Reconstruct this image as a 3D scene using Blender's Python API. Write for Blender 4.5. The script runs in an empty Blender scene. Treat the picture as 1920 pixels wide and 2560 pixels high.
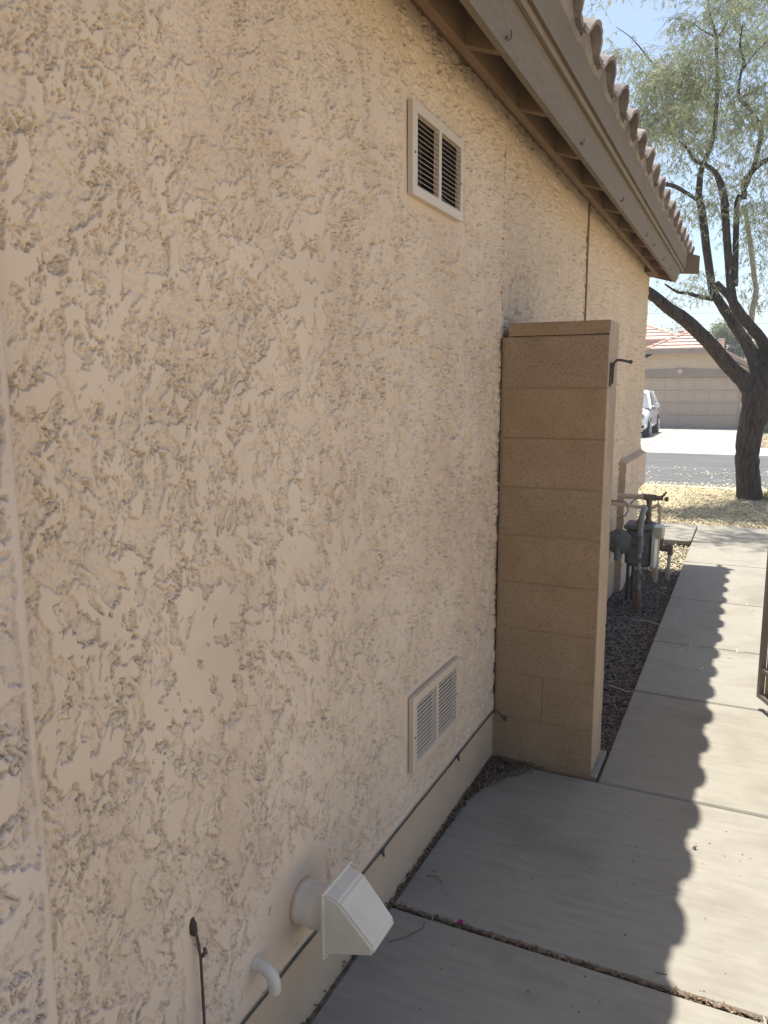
import bpy, bmesh, math, random
import numpy as np
from mathutils import Vector, Matrix, noise as mnoise
random.seed(7); rng = np.random.default_rng(7)
S = bpy.context.scene
COL = S.collection

# ------------------------------------------------------------------ camera
cd = bpy.data.cameras.new("camera"); cam = bpy.data.objects.new("camera", cd); COL.objects.link(cam)
cd.sensor_fit = 'HORIZONTAL'; cd.sensor_width = 36.0; cd.lens = 36.085
cd.clip_start = 0.02; cd.clip_end = 2000
cam.location = (0.9393, 0.0, 1.6261)
cam.rotation_euler = (math.radians(80.854), math.radians(0.1505), math.radians(25.297))
S.camera = cam

# ------------------------------------------------------------------ light
SUN = Vector((-0.175, 0.281, 1.0)).normalized()
elev = math.asin(SUN.z); azim = math.atan2(SUN.x, SUN.y)
w = bpy.data.worlds.new("World"); S.world = w; w.use_nodes = True
nt = w.node_tree; bg = nt.nodes["Background"]
sky = nt.nodes.new("ShaderNodeTexSky"); sky.sky_type = 'NISHITA'; sky.sun_disc = False
sky.sun_elevation = elev; sky.sun_rotation = azim; sky.altitude = 400
sky.air_density = 1.0; sky.dust_density = 2.6; sky.ozone_density = 1.0
nt.links.new(sky.outputs[0], bg.inputs[0]); bg.inputs[1].default_value = 0.105
sl = bpy.data.lights.new("sun", 'SUN'); sl.energy = 5.0; sl.angle = math.radians(0.53)
sl.color = (1.0, 0.965, 0.90)
sun = bpy.data.objects.new("sun", sl); COL.objects.link(sun)
sun.rotation_euler = SUN.to_track_quat('Z', 'Y').to_euler(); sun.location = (-2, 4, 12)
S.view_settings.view_transform = 'Standard'; S.view_settings.look = 'None'
S.view_settings.exposure = 1.03; S.view_settings.gamma = 1.0
try: S.view_settings.use_curve_mapping = False
except Exception: pass
S.render.engine = 'CYCLES'
S.cycles.max_bounces = 10; S.cycles.diffuse_bounces = 6

# ------------------------------------------------------------------ materials
def mat(name, c1, c2=None, scale=8.0, stretch=(1, 1, 1), rough=0.85, bump=0.0, bscale=60.0, bdist=0.002,
        metallic=0.0, c3=None, scale3=2.0, amt3=0.6, lo=0.35, hi=0.65, translucent=0.0, coat=0.0, spec=0.5,
        bstretch=(1, 1, 1), bdetail=6.0):
    m = bpy.data.materials.new(name); m.use_nodes = True
    n = m.node_tree.nodes; l = m.node_tree.links; p = n["Principled BSDF"]
    geo = n.new("ShaderNodeNewGeometry")
    p.inputs["Roughness"].default_value = rough; p.inputs["Metallic"].default_value = metallic
    p.inputs["Specular IOR Level"].default_value = spec
    if coat: p.inputs["Coat Weight"].default_value = coat; p.inputs["Coat Roughness"].default_value = 0.05
    def nz(sc, st, det=6.0, r=0.6):
        mp = n.new("ShaderNodeMapping"); mp.inputs[3].default_value = st
        t = n.new("ShaderNodeTexNoise"); t.inputs["Scale"].default_value = sc; t.inputs["Detail"].default_value = det
        t.inputs["Roughness"].default_value = r
        l.new(geo.outputs["Position"], mp.inputs[0]); l.new(mp.outputs[0], t.inputs["Vector"]); return t
    def ramp(src, a, b):
        mr = n.new("ShaderNodeMapRange"); mr.inputs[1].default_value = a; mr.inputs[2].default_value = b
        mr.clamp = True; l.new(src, mr.inputs[0]); return mr.outputs[0]
    def mix(f, a, b):
        mx = n.new("ShaderNodeMix"); mx.data_type = 'RGBA'; l.new(f, mx.inputs[0])
        for s, v in ((mx.inputs[6], a), (mx.inputs[7], b)):
            if isinstance(v, tuple): s.default_value = (*v, 1)
            else: l.new(v, s)
        return mx.outputs[2]
    out = None
    if c2:
        out = mix(ramp(nz(scale, stretch).outputs[0], lo, hi), c1, c2)
        if c3:
            f = ramp(nz(scale3, (1, 1, 1)).outputs[0], 0.5, 0.75)
            mm = n.new("ShaderNodeMath"); mm.operation = 'MULTIPLY'; mm.inputs[1].default_value = amt3; l.new(f, mm.inputs[0])
            out = mix(mm.outputs[0], out, c3)
        l.new(out, p.inputs["Base Color"])
    else:
        p.inputs["Base Color"].default_value = (*c1, 1)
    if bump:
        b = n.new("ShaderNodeBump"); b.inputs["Strength"].default_value = bump; b.inputs["Distance"].default_value = bdist
        l.new(nz(bscale, bstretch, bdetail, 0.65).outputs[0], b.inputs["Height"]); l.new(b.outputs[0], p.inputs["Normal"])
    if translucent:
        tr = n.new("ShaderNodeBsdfTranslucent"); ms = n.new("ShaderNodeMixShader"); ms.inputs[0].default_value = translucent
        if out is not None: l.new(out, tr.inputs[0])
        else: tr.inputs[0].default_value = (*c1, 1)
        l.new(p.outputs[0], ms.inputs[1]); l.new(tr.outputs[0], ms.inputs[2])
        l.new(ms.outputs[0], n["Material Output"].inputs[0])
    return m

M = {}
M['stucco'] = mat('stucco', (.57, .447, .338), (.64, .508, .39), 3.0, rough=.92, bump=.5, bscale=420, bdist=.0006,
                  c3=(.55, .40, .30), scale3=1.3, amt3=.55, spec=.2)
M['stucco_far_bounce'] = mat('stucco_far_bounce', (.60, .470, .345), (.66, .522, .39), 3.0, rough=.92, bump=.9, bscale=52, bdist=.010, bstretch=(1, 1.3, .7), bdetail=5,
                  c3=(.55, .40, .30), scale3=1.3, amt3=.55, spec=.2)  # base colour lifted to paint in sun bounce on the far wall
M['jointbead'] = mat('joint_bead', (.20, .145, .095), (.25, .185, .125), 9, rough=.85)
M['stucco_smooth'] = mat('stucco_smooth', (.46, .345, .24), (.51, .39, .275), 5.0, rough=.9, bump=.6, bscale=240, bdist=.001,
                  c3=(.40, .29, .20), scale3=26, amt3=.35, spec=.2)
M['trim_stucco'] = mat('trim_stucco', (.52, .415, .335), (.585, .475, .39), 3.0, rough=.92, bump=.5, bscale=420, bdist=.0006, spec=.2)
M['concrete'] = mat('concrete', (.222, .205, .166), (.28, .259, .214), 10, (.5, 4, 1), rough=.9, bump=.75, bscale=110, bdist=.0012,
                  bstretch=(.25, 3.5, 1), c3=(.15, .130, .103), scale3=2.2, amt3=.75, lo=.25, hi=.75, spec=.25)
M['kerb'] = mat('kerb_concrete', (.32, .295, .25), (.37, .345, .295), 5, rough=.92, bump=.3, bscale=50, bdist=.002, spec=.2)
M['asphalt'] = mat('asphalt', (.088, .088, .086), (.122, .122, .12), 1.5, (.4, 2, 1), rough=.95, bump=.5, bscale=90, bdist=.004, spec=.2)
M['dirt'] = mat('dirt', (.10, .075, .055), (.2, .155, .115), 40, rough=1, bump=.8, bscale=90, bdist=.006, spec=.1)
M['yard'] = mat('yard_soil', (.30, .24, .16), (.50, .43, .28), 14, rough=1, bump=.9, bscale=60, bdist=.012, c3=(.5, .44, .31), scale3=5, spec=.1)
M['gravel'] = mat('gravel_stone', (.078, .063, .052), (.235, .195, .16), 45, rough=.9, lo=.3, hi=.7, spec=.25)
M['straw'] = mat('dry_leaf', (.55, .48, .28), (.70, .63, .42), 30, rough=.8, translucent=.2)
M['pale_leaf'] = mat('pale_leaf', (.58, .56, .44), rough=.8)
M['litter'] = mat('leaf_litter', (.05, .03, .02), (.22, .15, .09), 80, rough=.9)
M['block'] = mat('painted_block', (.31, .212, .125), (.365, .257, .158), 6, rough=.93, bump=1.0, bscale=210, bdist=.0035, bdetail=3,
                 c3=(.10, .06, .035), scale3=130, amt3=.6, spec=.15)
M['block_warm'] = mat('painted_block_warm', (.30, .202, .118), (.36, .25, .15), 9, rough=.93, bump=1.0, bscale=190, bdist=.0035, bdetail=3,
                 c3=(.10, .06, .035), scale3=110, amt3=.5, spec=.15)
M['block_grey'] = mat('painted_block_grey', (.30, .207, .125), (.355, .25, .157), 5, rough=.93, bump=1.0, bscale=230, bdist=.004, bdetail=3,
                 c3=(.095, .06, .037), scale3=105, amt3=.65, spec=.15)
M['mortar'] = mat('mortar', (.27, .18, .105), (.32, .22, .135), 20, rough=.95, bump=.6, bscale=120, bdist=.002, spec=.15)
M['endstucco'] = mat('stucco_end', (.42, .315, .22), (.50, .385, .28), 25, (1, 1, .3), rough=.92, bump=1, bscale=70, bdist=.006, bstretch=(1, 1, .5), spec=.2)
M['paint'] = mat('brown_paint', (.17, .125, .085), (.20, .15, .10), 9, rough=.7, bump=.3, bscale=80, bdist=.001, spec=.3)
M['rafterpaint'] = mat('rafter_paint', (.14, .085, .042), (.17, .105, .056), 9, rough=.75, spec=.3)
M['fascia'] = mat('fascia_wood', (.145, .113, .083), (.185, .147, .11), 14, (6, .7, 9), rough=.8, bump=.7, bscale=22, bdist=.003,
                  bstretch=(5, .5, 7), spec=.25)
M['flash'] = mat('drip_flashing', (.150, .118, .088), (.168, .134, .10), 3, rough=.75, bump=.1, bscale=3, bdist=.004, spec=.15)
M['tile'] = mat('concrete_tile', (.14, .115, .105), (.31, .265, .24), 7, rough=.9, bump=.7, bscale=50, bdist=.003,
                c3=(.16, .14, .13), scale3=14, amt3=.7, spec=.2)
M['vent'] = mat('vent_paint', (.53, .435, .335), (.57, .47, .37), 6, rough=.45, bump=.1, bscale=60, spec=.4)
M['mouthshade'] = mat('mouth_shade', (.012, .011, .01), rough=.9)
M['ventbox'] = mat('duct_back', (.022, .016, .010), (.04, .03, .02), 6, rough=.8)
M['hood'] = mat('hood_plastic', (.56, .50, .405), (.62, .56, .46), 10, rough=.55, bump=.4, bscale=60, bdist=.0015, spec=.4)
M['pvc'] = mat('pvc', (.55, .50, .42), rough=.5)
M['darkmetal'] = mat('dark_metal', (.055, .045, .04), (.10, .075, .06), 60, rough=.6, metallic=.3)
M['cable'] = mat('cable', (.035, .045, .035), (.07, .075, .06), 30, rough=.5)
M['metergrey'] = mat('meter_grey', (.078, .084, .082), (.12, .126, .122), 20, rough=.55, bump=.2, bscale=60)
M['pipegrey'] = mat('pipe_grey', (.14, .147, .142), (.20, .205, .20), 20, rough=.5)
M['rust'] = mat('rusty_sleeve', (.13, .07, .045), (.2, .11, .07), 20, rough=.85)
M['brownpipe'] = mat('brown_pipe', (.105, .08, .06), (.15, .115, .085), 20, rough=.7)
M['tanpipe'] = mat('tan_pipe', (.46, .35, .25), (.54, .42, .31), 20, rough=.6)
M['index'] = mat('index_housing', (.30, .28, .20), (.42, .4, .3), 30, rough=.3)
M['plate'] = mat('cover_plate', (.35, .33, .29), (.5, .47, .42), 30, rough=.5)
M['bark'] = mat('bark', (.026, .021, .018), (.085, .070, .058), 30, (1, 1, .2), rough=.95, bump=1, bscale=26, bdist=.03, bstretch=(1, 1, .25), spec=.15)
M['barkpale'] = mat('pale_bark', (.25, .22, .19), (.42, .38, .33), 18, rough=.9)
M['leaf'] = mat('mesquite_leaf', (.27, .33, .19), (.40, .45, .30), 1.2, rough=.6, translucent=.45, c3=(.38, .42, .12), scale3=1.1, amt3=.7)
M['podyellow'] = mat('seed_pod', (.45, .38, .12), (.55, .47, .2), 10, rough=.7, translucent=.3)
M['farleaf'] = mat('far_leaf', (.10, .14, .055), (.17, .21, .09), 2, rough=.7, translucent=.3)
M['farstucco'] = mat('far_stucco', (.50, .40, .29), (.55, .44, .32), 2, rough=.92, bump=.4, bscale=30, bdist=.01)
M['fartrim'] = mat('far_trim', (.27, .215, .18), (.31, .25, .21), 2, rough=.85)
M['garagedoor'] = mat('garage_door', (.44, .345, .26), (.47, .37, .28), 2, rough=.6)
M['fartile'] = mat('far_tile', (.55, .37, .29), (.66, .46, .37), 4, rough=.9)
M['flue'] = mat('flue', (.42, .25, .2), rough=.7)
M['carpaint'] = mat('car_paint', (.78, .79, .80), rough=.25, coat=.8)
M['glass'] = mat('car_glass', (.10, .13, .14), rough=.05, spec=.9)
M['rubber'] = mat('tyre', (.02, .02, .02), rough=.85)
M['rim'] = mat('rim', (.55, .55, .56), rough=.3, metallic=.7)
M['lamp'] = mat('lamp_glass', (.30, .32, .36), rough=.1)
M['blacktrim'] = mat('black_trim', (.03, .03, .032), rough=.6)
M['gateframe'] = mat('gate_frame', (.25, .22, .18), (.29, .255, .21), 12, rough=.5, metallic=.2)
M['gatepanel'] = mat('gate_board', (.40, .285, .17), (.50, .37, .23), 9, (8, 8, .6), rough=.6)
M['magenta'] = mat('petal', (.42, .01, .22), rough=.6, translucent=.3)
M['fence'] = mat('fence_block', (.42, .33, .25), (.48, .38, .29), 5, rough=.93, bump=.6, bscale=120, bdist=.003)
M['crack'] = mat('stain', (.26, .235, .20), (.32, .295, .26), 30, rough=.95)

# ------------------------------------------------------------------ mesh helpers
class MB:
    def __init__(s): s.v = []; s.f = []
    def add(s, vs, fs):
        o = len(s.v); s.v += [tuple(map(float, v)) for v in vs]; s.f += [tuple(o + i for i in f) for f in fs]; return s
    def box(s, x0, x1, y0, y1, z0, z1, c=0.0):
        if c:   # chamfered
            X = sorted((x0, x1)); Y = sorted((y0, y1)); Z = sorted((z0, z1)); vs = []
            bm = bmesh.new(); bmesh.ops.create_cube(bm, size=1)
            for v in bm.verts:
                v.co = Vector(((X[0] + X[1]) / 2 + v.co.x * (X[1] - X[0]), (Y[0] + Y[1]) / 2 + v.co.y * (Y[1] - Y[0]), (Z[0] + Z[1]) / 2 + v.co.z * (Z[1] - Z[0])))
            bmesh.ops.bevel(bm, geom=bm.edges[:], offset=c, segments=1, affect='EDGES')
            bm.verts.index_update()
            s.add([v.co for v in bm.verts], [[v.index for v in f.verts] for f in bm.faces]); bm.free(); return s
        vs = [(x, y, z) for x in (x0, x1) for y in (y0, y1) for z in (z0, z1)]
        return s.add(vs, [(0, 1, 3, 2), (4, 6, 7, 5), (0, 4, 5, 1), (2, 3, 7, 6), (0, 2, 6, 4), (1, 5, 7, 3)])
    def prism(s, poly, axis, a, b, b_list=None, a_list=None):
        """poly: 2-D outline, extruded along an axis from a to b (or per-vertex ends)"""
        n = len(poly)
        def P(p, t):
            return (t, p[0], p[1]) if axis == 'x' else ((p[0], t, p[1]) if axis == 'y' else (p[0], p[1], t))
        vs = [P(p, a_list[i] if a_list else a) for i, p in enumerate(poly)] + [P(p, b_list[i] if b_list else b) for i, p in enumerate(poly)]
        fs = [tuple(range(n)), tuple(range(2 * n - 1, n - 1, -1))] + [(i, n + i, n + (i + 1) % n, (i + 1) % n) for i in range(n)]
        return s.add(vs, fs)
    def tube(s, pts, r, seg=10, caps=True, wob=0.0):
        pts = [Vector(p) for p in pts]; n = len(pts); R = r if isinstance(r, (list, tuple)) else [r] * n
        o = len(s.v); up = Vector((0, 0, 1)); prev = None
        for i, p in enumerate(pts):
            t = (pts[min(i + 1, n - 1)] - pts[max(i - 1, 0)]).normalized()
            if prev is None:
                a = t.orthogonal().normalized()
            else:
                a = (prev - t * prev.dot(t)).normalized()
            prev = a; b = t.cross(a)
            for k in range(seg):
                th = 2 * math.pi * k / seg; rr = R[i] * (1 + (random.uniform(-wob, wob) if wob else 0))
                s.v.append(tuple(p + a * math.cos(th) * rr + b * math.sin(th) * rr))
        for i in range(n - 1):
            for k in range(seg):
                s.f.append((o + i * seg + k, o + i * seg + (k + 1) % seg, o + (i + 1) * seg + (k + 1) % seg, o + (i + 1) * seg + k))
        if caps:
            s.f.append(tuple(o + k for k in range(seg))[::-1]); s.f.append(tuple(o + (n - 1) * seg + k for k in range(seg)))
        return s
    def lathe(s, c, axis, prof, seg=20):
        """prof: list of (offset along axis, radius)"""
        ax = Vector(axis).normalized(); pts = [Vector(c) + ax * p[0] for p in prof]
        a = ax.orthogonal().normalized(); b = ax.cross(a); o = len(s.v); n = len(prof)
        for p, (t, r) in zip(pts, prof):
            for k in range(seg):
                th = 2 * math.pi * k / seg; s.v.append(tuple(p + a * math.cos(th) * r + b * math.sin(th) * r))
        for i in range(n - 1):
            for k in range(seg):
                s.f.append((o + i * seg + k, o + i * seg + (k + 1) % seg, o + (i + 1) * seg + (k + 1) % seg, o + (i + 1) * seg + k))
        s.f.append(tuple(o + k for k in range(seg))[::-1]); s.f.append(tuple(o + (n - 1) * seg + k for k in range(seg)))
        return s
    def build(s, name, m, parent=None, smooth=False, angle=None):
        off = Vector((0, 0, 0)); q = parent
        while q is not None: off += q.location; q = q.parent
        me = bpy.data.meshes.new(name)
        me.from_pydata([(v[0] - off.x, v[1] - off.y, v[2] - off.z) for v in s.v], [], s.f)
        me.materials.append(M[m] if isinstance(m, str) else m)
        if smooth:
            me.polygons.foreach_set('use_smooth', [True] * len(me.polygons))
            if angle: me.set_sharp_from_angle(angle=math.radians(angle))
        me.update()
        bm = bmesh.new(); bm.from_mesh(me); bmesh.ops.recalc_face_normals(bm, faces=bm.faces); bm.to_mesh(me); bm.free()
        o = bpy.data.objects.new(name, me); COL.objects.link(o)
        if parent: o.parent = parent
        return o

def grid_obj(name, P, nr, nc, m, parent=None, smooth=True):
    """P: (nr*nc,3) array -> quad sheet"""
    off = Vector((0, 0, 0)); q = parent
    while q is not None: off += q.location; q = q.parent
    me = bpy.data.meshes.new(name); P = P - np.array(off)
    i = (np.arange(nr - 1)[:, None] * nc + np.arange(nc - 1)[None, :]).ravel()
    F = np.stack([i, i + 1, i + nc + 1, i + nc], 1).astype(np.int32)
    me.vertices.add(len(P)); me.vertices.foreach_set('co', P.astype(np.float32).ravel())
    me.loops.add(F.size); me.loops.foreach_set('vertex_index', F.ravel())
    me.polygons.add(len(F)); me.polygons.foreach_set('loop_start', np.arange(0, F.size, 4, dtype=np.int32))
    me.polygons.foreach_set('loop_total', np.full(len(F), 4, np.int32))
    if smooth: me.polygons.foreach_set('use_smooth', np.ones(len(F), bool))
    me.materials.append(M[m]); me.update(calc_edges=True); me.validate()
    o = bpy.data.objects.new(name, me); COL.objects.link(o)
    if parent: o.parent = parent
    return o

def quads_obj(name, V, F, m, parent=None):
    off = Vector((0, 0, 0)); q = parent
    while q is not None: off += q.location; q = q.parent
    me = bpy.data.meshes.new(name); V = V - np.array(off); k = F.shape[1]
    me.vertices.add(len(V)); me.vertices.foreach_set('co', V.astype(np.float32).ravel())
    me.loops.add(F.size); me.loops.foreach_set('vertex_index', F.astype(np.int32).ravel())
    me.polygons.add(len(F)); me.polygons.foreach_set('loop_start', np.arange(0, F.size, k, dtype=np.int32))
    me.polygons.foreach_set('loop_total', np.full(len(F), k, np.int32))
    me.materials.append(M[m]); me.update(calc_edges=True)
    o = bpy.data.objects.new(name, me); COL.objects.link(o)
    if parent: o.parent = parent
    return o

def tag(o, label=None, cat=None, group=None, kind=None):
    if label: o['label'] = label
    if cat: o['category'] = cat
    if group: o['group'] = group
    if kind: o['kind'] = kind
    return o
def thing(name, label, cat, loc=(0, 0, 0), group=None, kind=None):
    o = bpy.data.objects.new(name, None); o.location = loc; o.empty_display_size = .1; COL.objects.link(o)
    return tag(o, label, cat, group, kind)
def dup(o, loc=None, parent=None):
    c = o.copy(); COL.objects.link(c)
    if parent is not None: c.parent = parent
    if loc is not None: c.location = loc
    for ch in list(o.children):
        k = ch.copy(); COL.objects.link(k); k.parent = c
        for g in list(ch.children):
            d = g.copy(); COL.objects.link(d); d.parent = k
    return c

# ------------------------------------------------------------------ numpy noise
_perm = np.random.default_rng(3).permutation(4096); _ang = np.random.default_rng(4).uniform(0, 2 * np.pi, 4096)
_gx = np.cos(_ang); _gy = np.sin(_ang)
def perlin(x, y, seed=0):
    x = x + seed * 37.17; y = y + seed * 17.91
    xi = np.floor(x).astype(np.int64); yi = np.floor(y).astype(np.int64); xf = x - xi; yf = y - yi
    u = xf * xf * xf * (xf * (xf * 6 - 15) + 10); v = yf * yf * yf * (yf * (yf * 6 - 15) + 10)
    def g(i, j, dx, dy):
        h = _perm[(_perm[(xi + i) & 4095] + yi + j) & 4095]; return _gx[h] * dx + _gy[h] * dy
    a = g(0, 0, xf, yf); b = g(1, 0, xf - 1, yf); c = g(0, 1, xf, yf - 1); d = g(1, 1, xf - 1, yf - 1)
    return (a + u * (b - a) + v * ((c + u * (d - c)) - (a + u * (b - a)))) * 1.5
def fbm(x, y, oct=5, gain=.55, seed=0):
    t = 0; a = 1; s = 0
    for i in range(oct):
        t = t + a * perlin(x * 2 ** i, y * 2 ** i, seed + i * 5); s += a; a *= gain
    return t / s
def sstep(a, b, x):
    t = np.clip((x - a) / (b - a), 0, 1); return t * t * (3 - 2 * t)

def stucco_height(Y, Z, smooth_mask, seed=0):
    """knock-down stucco: troweled plateaus, ragged lips, rough low ground; metres, <= 0"""
    wx = fbm(Y * 10, Z * 10, 3, .6, 11 + seed) * .036; wy = fbm(Y * 10, Z * 10, 3, .6, 23 + seed) * .036
    sw = perlin(Y * .9, Z * .9, 31 + seed) * .9                     # trowel direction drifts over the wall
    q = Y + wx + sw * Z * .14; r = Z + wy - sw * Y * .10
    f = fbm(q * 20, r * 15.5, 5, .63, 1 + seed)
    cov = perlin(Y * 2.3, Z * 1.9, 41 + seed) * .15 + perlin(Y * 6.3, Z * 5, 47 + seed) * .13
    t = .060 + cov - .75 * smooth_mask
    d = t - f                                   # > 0 : low ground
    inside = sstep(0, .055, d)
    gm = np.clip(.85 + 1.2 * perlin(Y * 13, Z * 13, 53 + seed), .35, 1.35)
    groove = np.exp(-((d - .026) / .026) ** 2) * gm * sstep(-.016, .018, d)
    groove = groove + .55 * np.exp(-((d - .24 - .06 * perlin(Y * 9, Z * 9, 57 + seed)) / .024) ** 2) * np.clip(gm - .4, 0, 1)
    grain = perlin(Y * 230, Z * 210, 61 + seed) * .9 + perlin(Y * 110, Z * 100, 67 + seed) * .8
    h = -.0026 * inside - .0098 * np.clip(groove, 0, 1.2) + (.0030 * grain - .0012) * sstep(.03, .10, d)
    # torn lips: thin cracks wandering over the surface
    c = np.abs(fbm(q * 10, r * 7.5, 5, .58, 71 + seed)); cm = sstep(0, .35, perlin(Y * 3.4, Z * 3.4, 79 + seed)) * np.clip(1 - 1.6 * smooth_mask, 0, 1)
    h = h - .0105 * (1 - sstep(.002, .024, c)) * cm * sstep(-.35, .15, perlin(Y * 24, Z * 24, 73 + seed))
    # pits and short drags
    pm = sstep(-.2, .3, perlin(Y * 4.5, Z * 4.5, 89 + seed)) * np.clip(1 - 1.6 * smooth_mask, 0, 1)
    p = perlin(q * 135, r * 100, 83 + seed) + .55 * perlin(q * 37, r * 30, 84 + seed)
    h = h - .0085 * sstep(.50, .70, p) * pm
    h = h + .0012 * (perlin(Y * 3, Z * 3, 97 + seed) - .8)
    return np.minimum(h, .0004)

# ------------------------------------------------------------------ ground, yard, street
g = MB(); g.box(-240, 240, -60, 420, -.6, -.30); tag(g.build('ground', 'yard'), kind='structure')
g = MB(); g.box(-60, 60, 8.72, 13.85, -.3, -.045); g.box(-60, -.30, 3.3, 8.72, -.3, -.05); g.box(1.55, 60, -20, 8.72, -.3, -.05)
tag(g.build('yard_ground', 'yard'), kind='structure')
g = MB(); g.box(-.35, .6, 3.3, 8.72, -.3, -.085); tag(g.build('gravel_bed_ground', 'dirt'), kind='structure')
g = MB(); g.box(-.5, 1.7, -6, 3.3, -.3, -.055); tag(g.build('soil', 'dirt'), kind='structure')
g = MB(); g.box(-80, 80, 14.52, 22.4, -.3, -.155); tag(g.build('street', 'asphalt'), kind='structure')
kb = MB(); kb.prism([(13.85, -.3), (13.85, -.04), (14.05, -.04), (14.22, -.08), (14.55, -.148), (14.55, -.3)], 'x', -60, 60)
tag(kb.build('kerb', 'kerb'), kind='structure')
kb = MB(); kb.prism([(22.38, -.3), (22.38, -.15), (22.75, -.135), (22.95, -.115), (22.95, -.3)], 'x', -60, 60)
tag(kb.build('far_kerb', 'kerb'), kind='structure')
g = MB(); g.box(.72, 60, 24.9, 60, -.3, -.125); g.box(-60, -5.0, 24.9, 60, -.3, -.125); tag(g.build('far_yard_ground', 'yard'), kind='structure')
# far sidewalk + driveway slabs (parts)
dr = thing('driveway', None, None, (-1.9, 25, -.12), kind='structure')
def slab(parent, x0, x1, y0, y1, top, m='concrete', th=.1, c=.007):
    b = MB(); b.box(x0, x1, y0, y1, top - th, top, c); o = b.build('concrete_slab', m, parent); return o
for x0, x1 in ((-5.0, -1.86), (-1.845, .72)):
    for y0, y1 in ((22.95, 24.88), (24.9, 30.4), (30.415, 36.4)):
        slab(dr, x0, x1, y0, y1, -.112, 'kerb')
for x0 in (.735, 3.0, 5.0, -7.0, -9.0): slab(dr, x0, x0 + 1.985, 22.95, 24.88, -.112, 'kerb')

# near walk slabs
wk = thing('side_walkway', None, None, (.8, 3, -.05), kind='structure')
for y0, y1 in ((-2.4, -1.26), (-1.245, -.2), (-.19, .93), (.94, 2.0125)): slab(wk, .006, 1.52, y0, y1, 0)
slab(wk, .008, 1.52, 2.0275, 3.085, 0)
for y0, y1 in ((3.095, 4.165), (4.177, 5.092), (5.102, 6.245), (6.257, 7.64), (7.652, 8.695), (8.707, 9.84)):
    slab(wk, .462, 1.52, y0, y1, 0)
fw = thing('front_walk', None, None, (-3, 9.2, -.05), kind='structure')
for x0, x1 in ((-6.3, -4.7), (-4.69, -3.0), (-2.99, -1.35), (-1.34, .45)): slab(fw, x0, x1, 8.72, 9.84, 0)

# ------------------------------------------------------------------ near house
H = thing('stucco_house', 'beige stucco house with brown eave and tiled roof, filling the left side', 'house', (0, 0, 0))
YC = 7.84; ZT = 2.715; ZS = .225
VENTS = {'top': (2.185, 2.556, 2.208, 2.409), 'low': (2.200, 2.574, .404, .606)}
def wall_sheet(ya, yb, nrow, kst, smin, back=0.0):
  ys = [ya]
  while ys[-1] < yb:
    y = ys[-1]; st = min(max(smin, kst * y * y), .032)
    if 4.79 < y + st and y < 4.87: st = .0045 if y > 4.785 else max(4.79 - y, .004)
    ys.append(y + st)
  ys[-1] = yb; ys = np.array(ys); zs = np.linspace(ZS, ZT, nrow)
  Yg, Zg = np.meshgrid(ys, zs)
  def ell(y, z, a, b): return np.exp(-(((Yg - y) / a) ** 2 + ((Zg - z) / b) ** 2))
  def cellsmooth():
      m = .35 * sstep(2.50, 2.62, Zg) + 1.2 * ell(1.50, .36, .13, .13) + 1.1 * ell(1.31, .31, .07, .10) + .9 * ell(1.08, .45, .025, .12)
      m += .9 * (1 - sstep(.735, .765, Yg)) * (Zg < 1.6) + .7 * (1 - sstep(.225, .26, Zg))
      for (cy, cz, a, b) in ((1.15, 1.05, .10, .16), (.95, 1.66, .09, .10), (1.75, 1.15, .05, .3), (1.6, 1.85, .07, .22), (1.95, 2.0, .1, .1), (1.3, 1.5, .12, .12)):
          m += .28 * ell(cy, cz, a, b)
      for (a, b, c, d) in VENTS.values():
          inside = sstep(a - .075, a - .045, Yg) * (1 - sstep(b + .045, b + .08, Yg)) * sstep(c - .06, c - .03, Zg) * (1 - sstep(d + .03, d + .06, Zg))
          m += inside
      return np.clip(m, 0, 1)
  hh = stucco_height(Yg, Zg, cellsmooth()) * (1 + .6 * sstep(1.4, 2.6, Yg))
  hh -= .006 * np.exp(-((Yg - 4.828 - .004 * np.sin(Zg * 9)) / .0125) ** 2) * (Zg > 1.2)                       # hairline joint
  hh -= .003 * np.exp(-((Yg - (1.318 + .012 * np.sin(Zg * 40) + .006 * np.sin(Zg * 93))) / .0016) ** 2) * (Zg < .56)   # cracks by the elbow
  hh -= .003 * np.exp(-((Zg - (1.995 + .012 * np.sin(Yg * 60) + .006 * np.sin(Yg * 131))) / .0018) ** 2) * (Yg < .92)
  P = np.stack([(hh - back).ravel(), Yg.ravel(), Zg.ravel()], 1)
  nr, nc = len(zs), len(ys)
  return grid_obj('wall', P, nr, nc, 'stucco' if ya < 3 else 'stucco_far_bounce', H)
for wall in (wall_sheet(.69, 2.004, 1120, .00105, .0018), wall_sheet(1.998, 3.135, 760, .00115, .0021, .0006), wall_sheet(3.125, YC, 560, .00115, .0021, .0)):
    bmw = bmesh.new(); bmw.from_mesh(wall.data); kill = []
    for f in bmw.faces:
        c = f.calc_center_median()
        for (a, b, cc, d) in VENTS.values():
            if a < c.y < b and cc < c.z < d: kill.append(f)
    bmesh.ops.delete(bmw, geom=kill, context='FACES'); bmw.to_mesh(wall.data); bmw.free()
b = MB(); b.box(-.012, .0052, 4.820, 4.832, .23, 2.70); b.build('control_joint', 'jointbead', H)
# other walls of the same house
b = MB(); b.box(-9, -.012, YC - .1, YC, -.2, 2.62); b.build('end_wall', 'stucco_smooth', H)
b = MB(); b.box(-9, -.012, -6, -5.9, -.2, 2.62); b.build('end_wall', 'stucco_smooth', H)
b = MB(); b.box(-.05, .0, -6, .45, -.2, 2.62); b.build('rear_wall_section', 'stucco', H)
# stem wall
sw = MB(); sw.box(-.2, -.004, .3, YC, -.25, ZS); sw.build('stem_wall', 'stucco_smooth', H)
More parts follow.
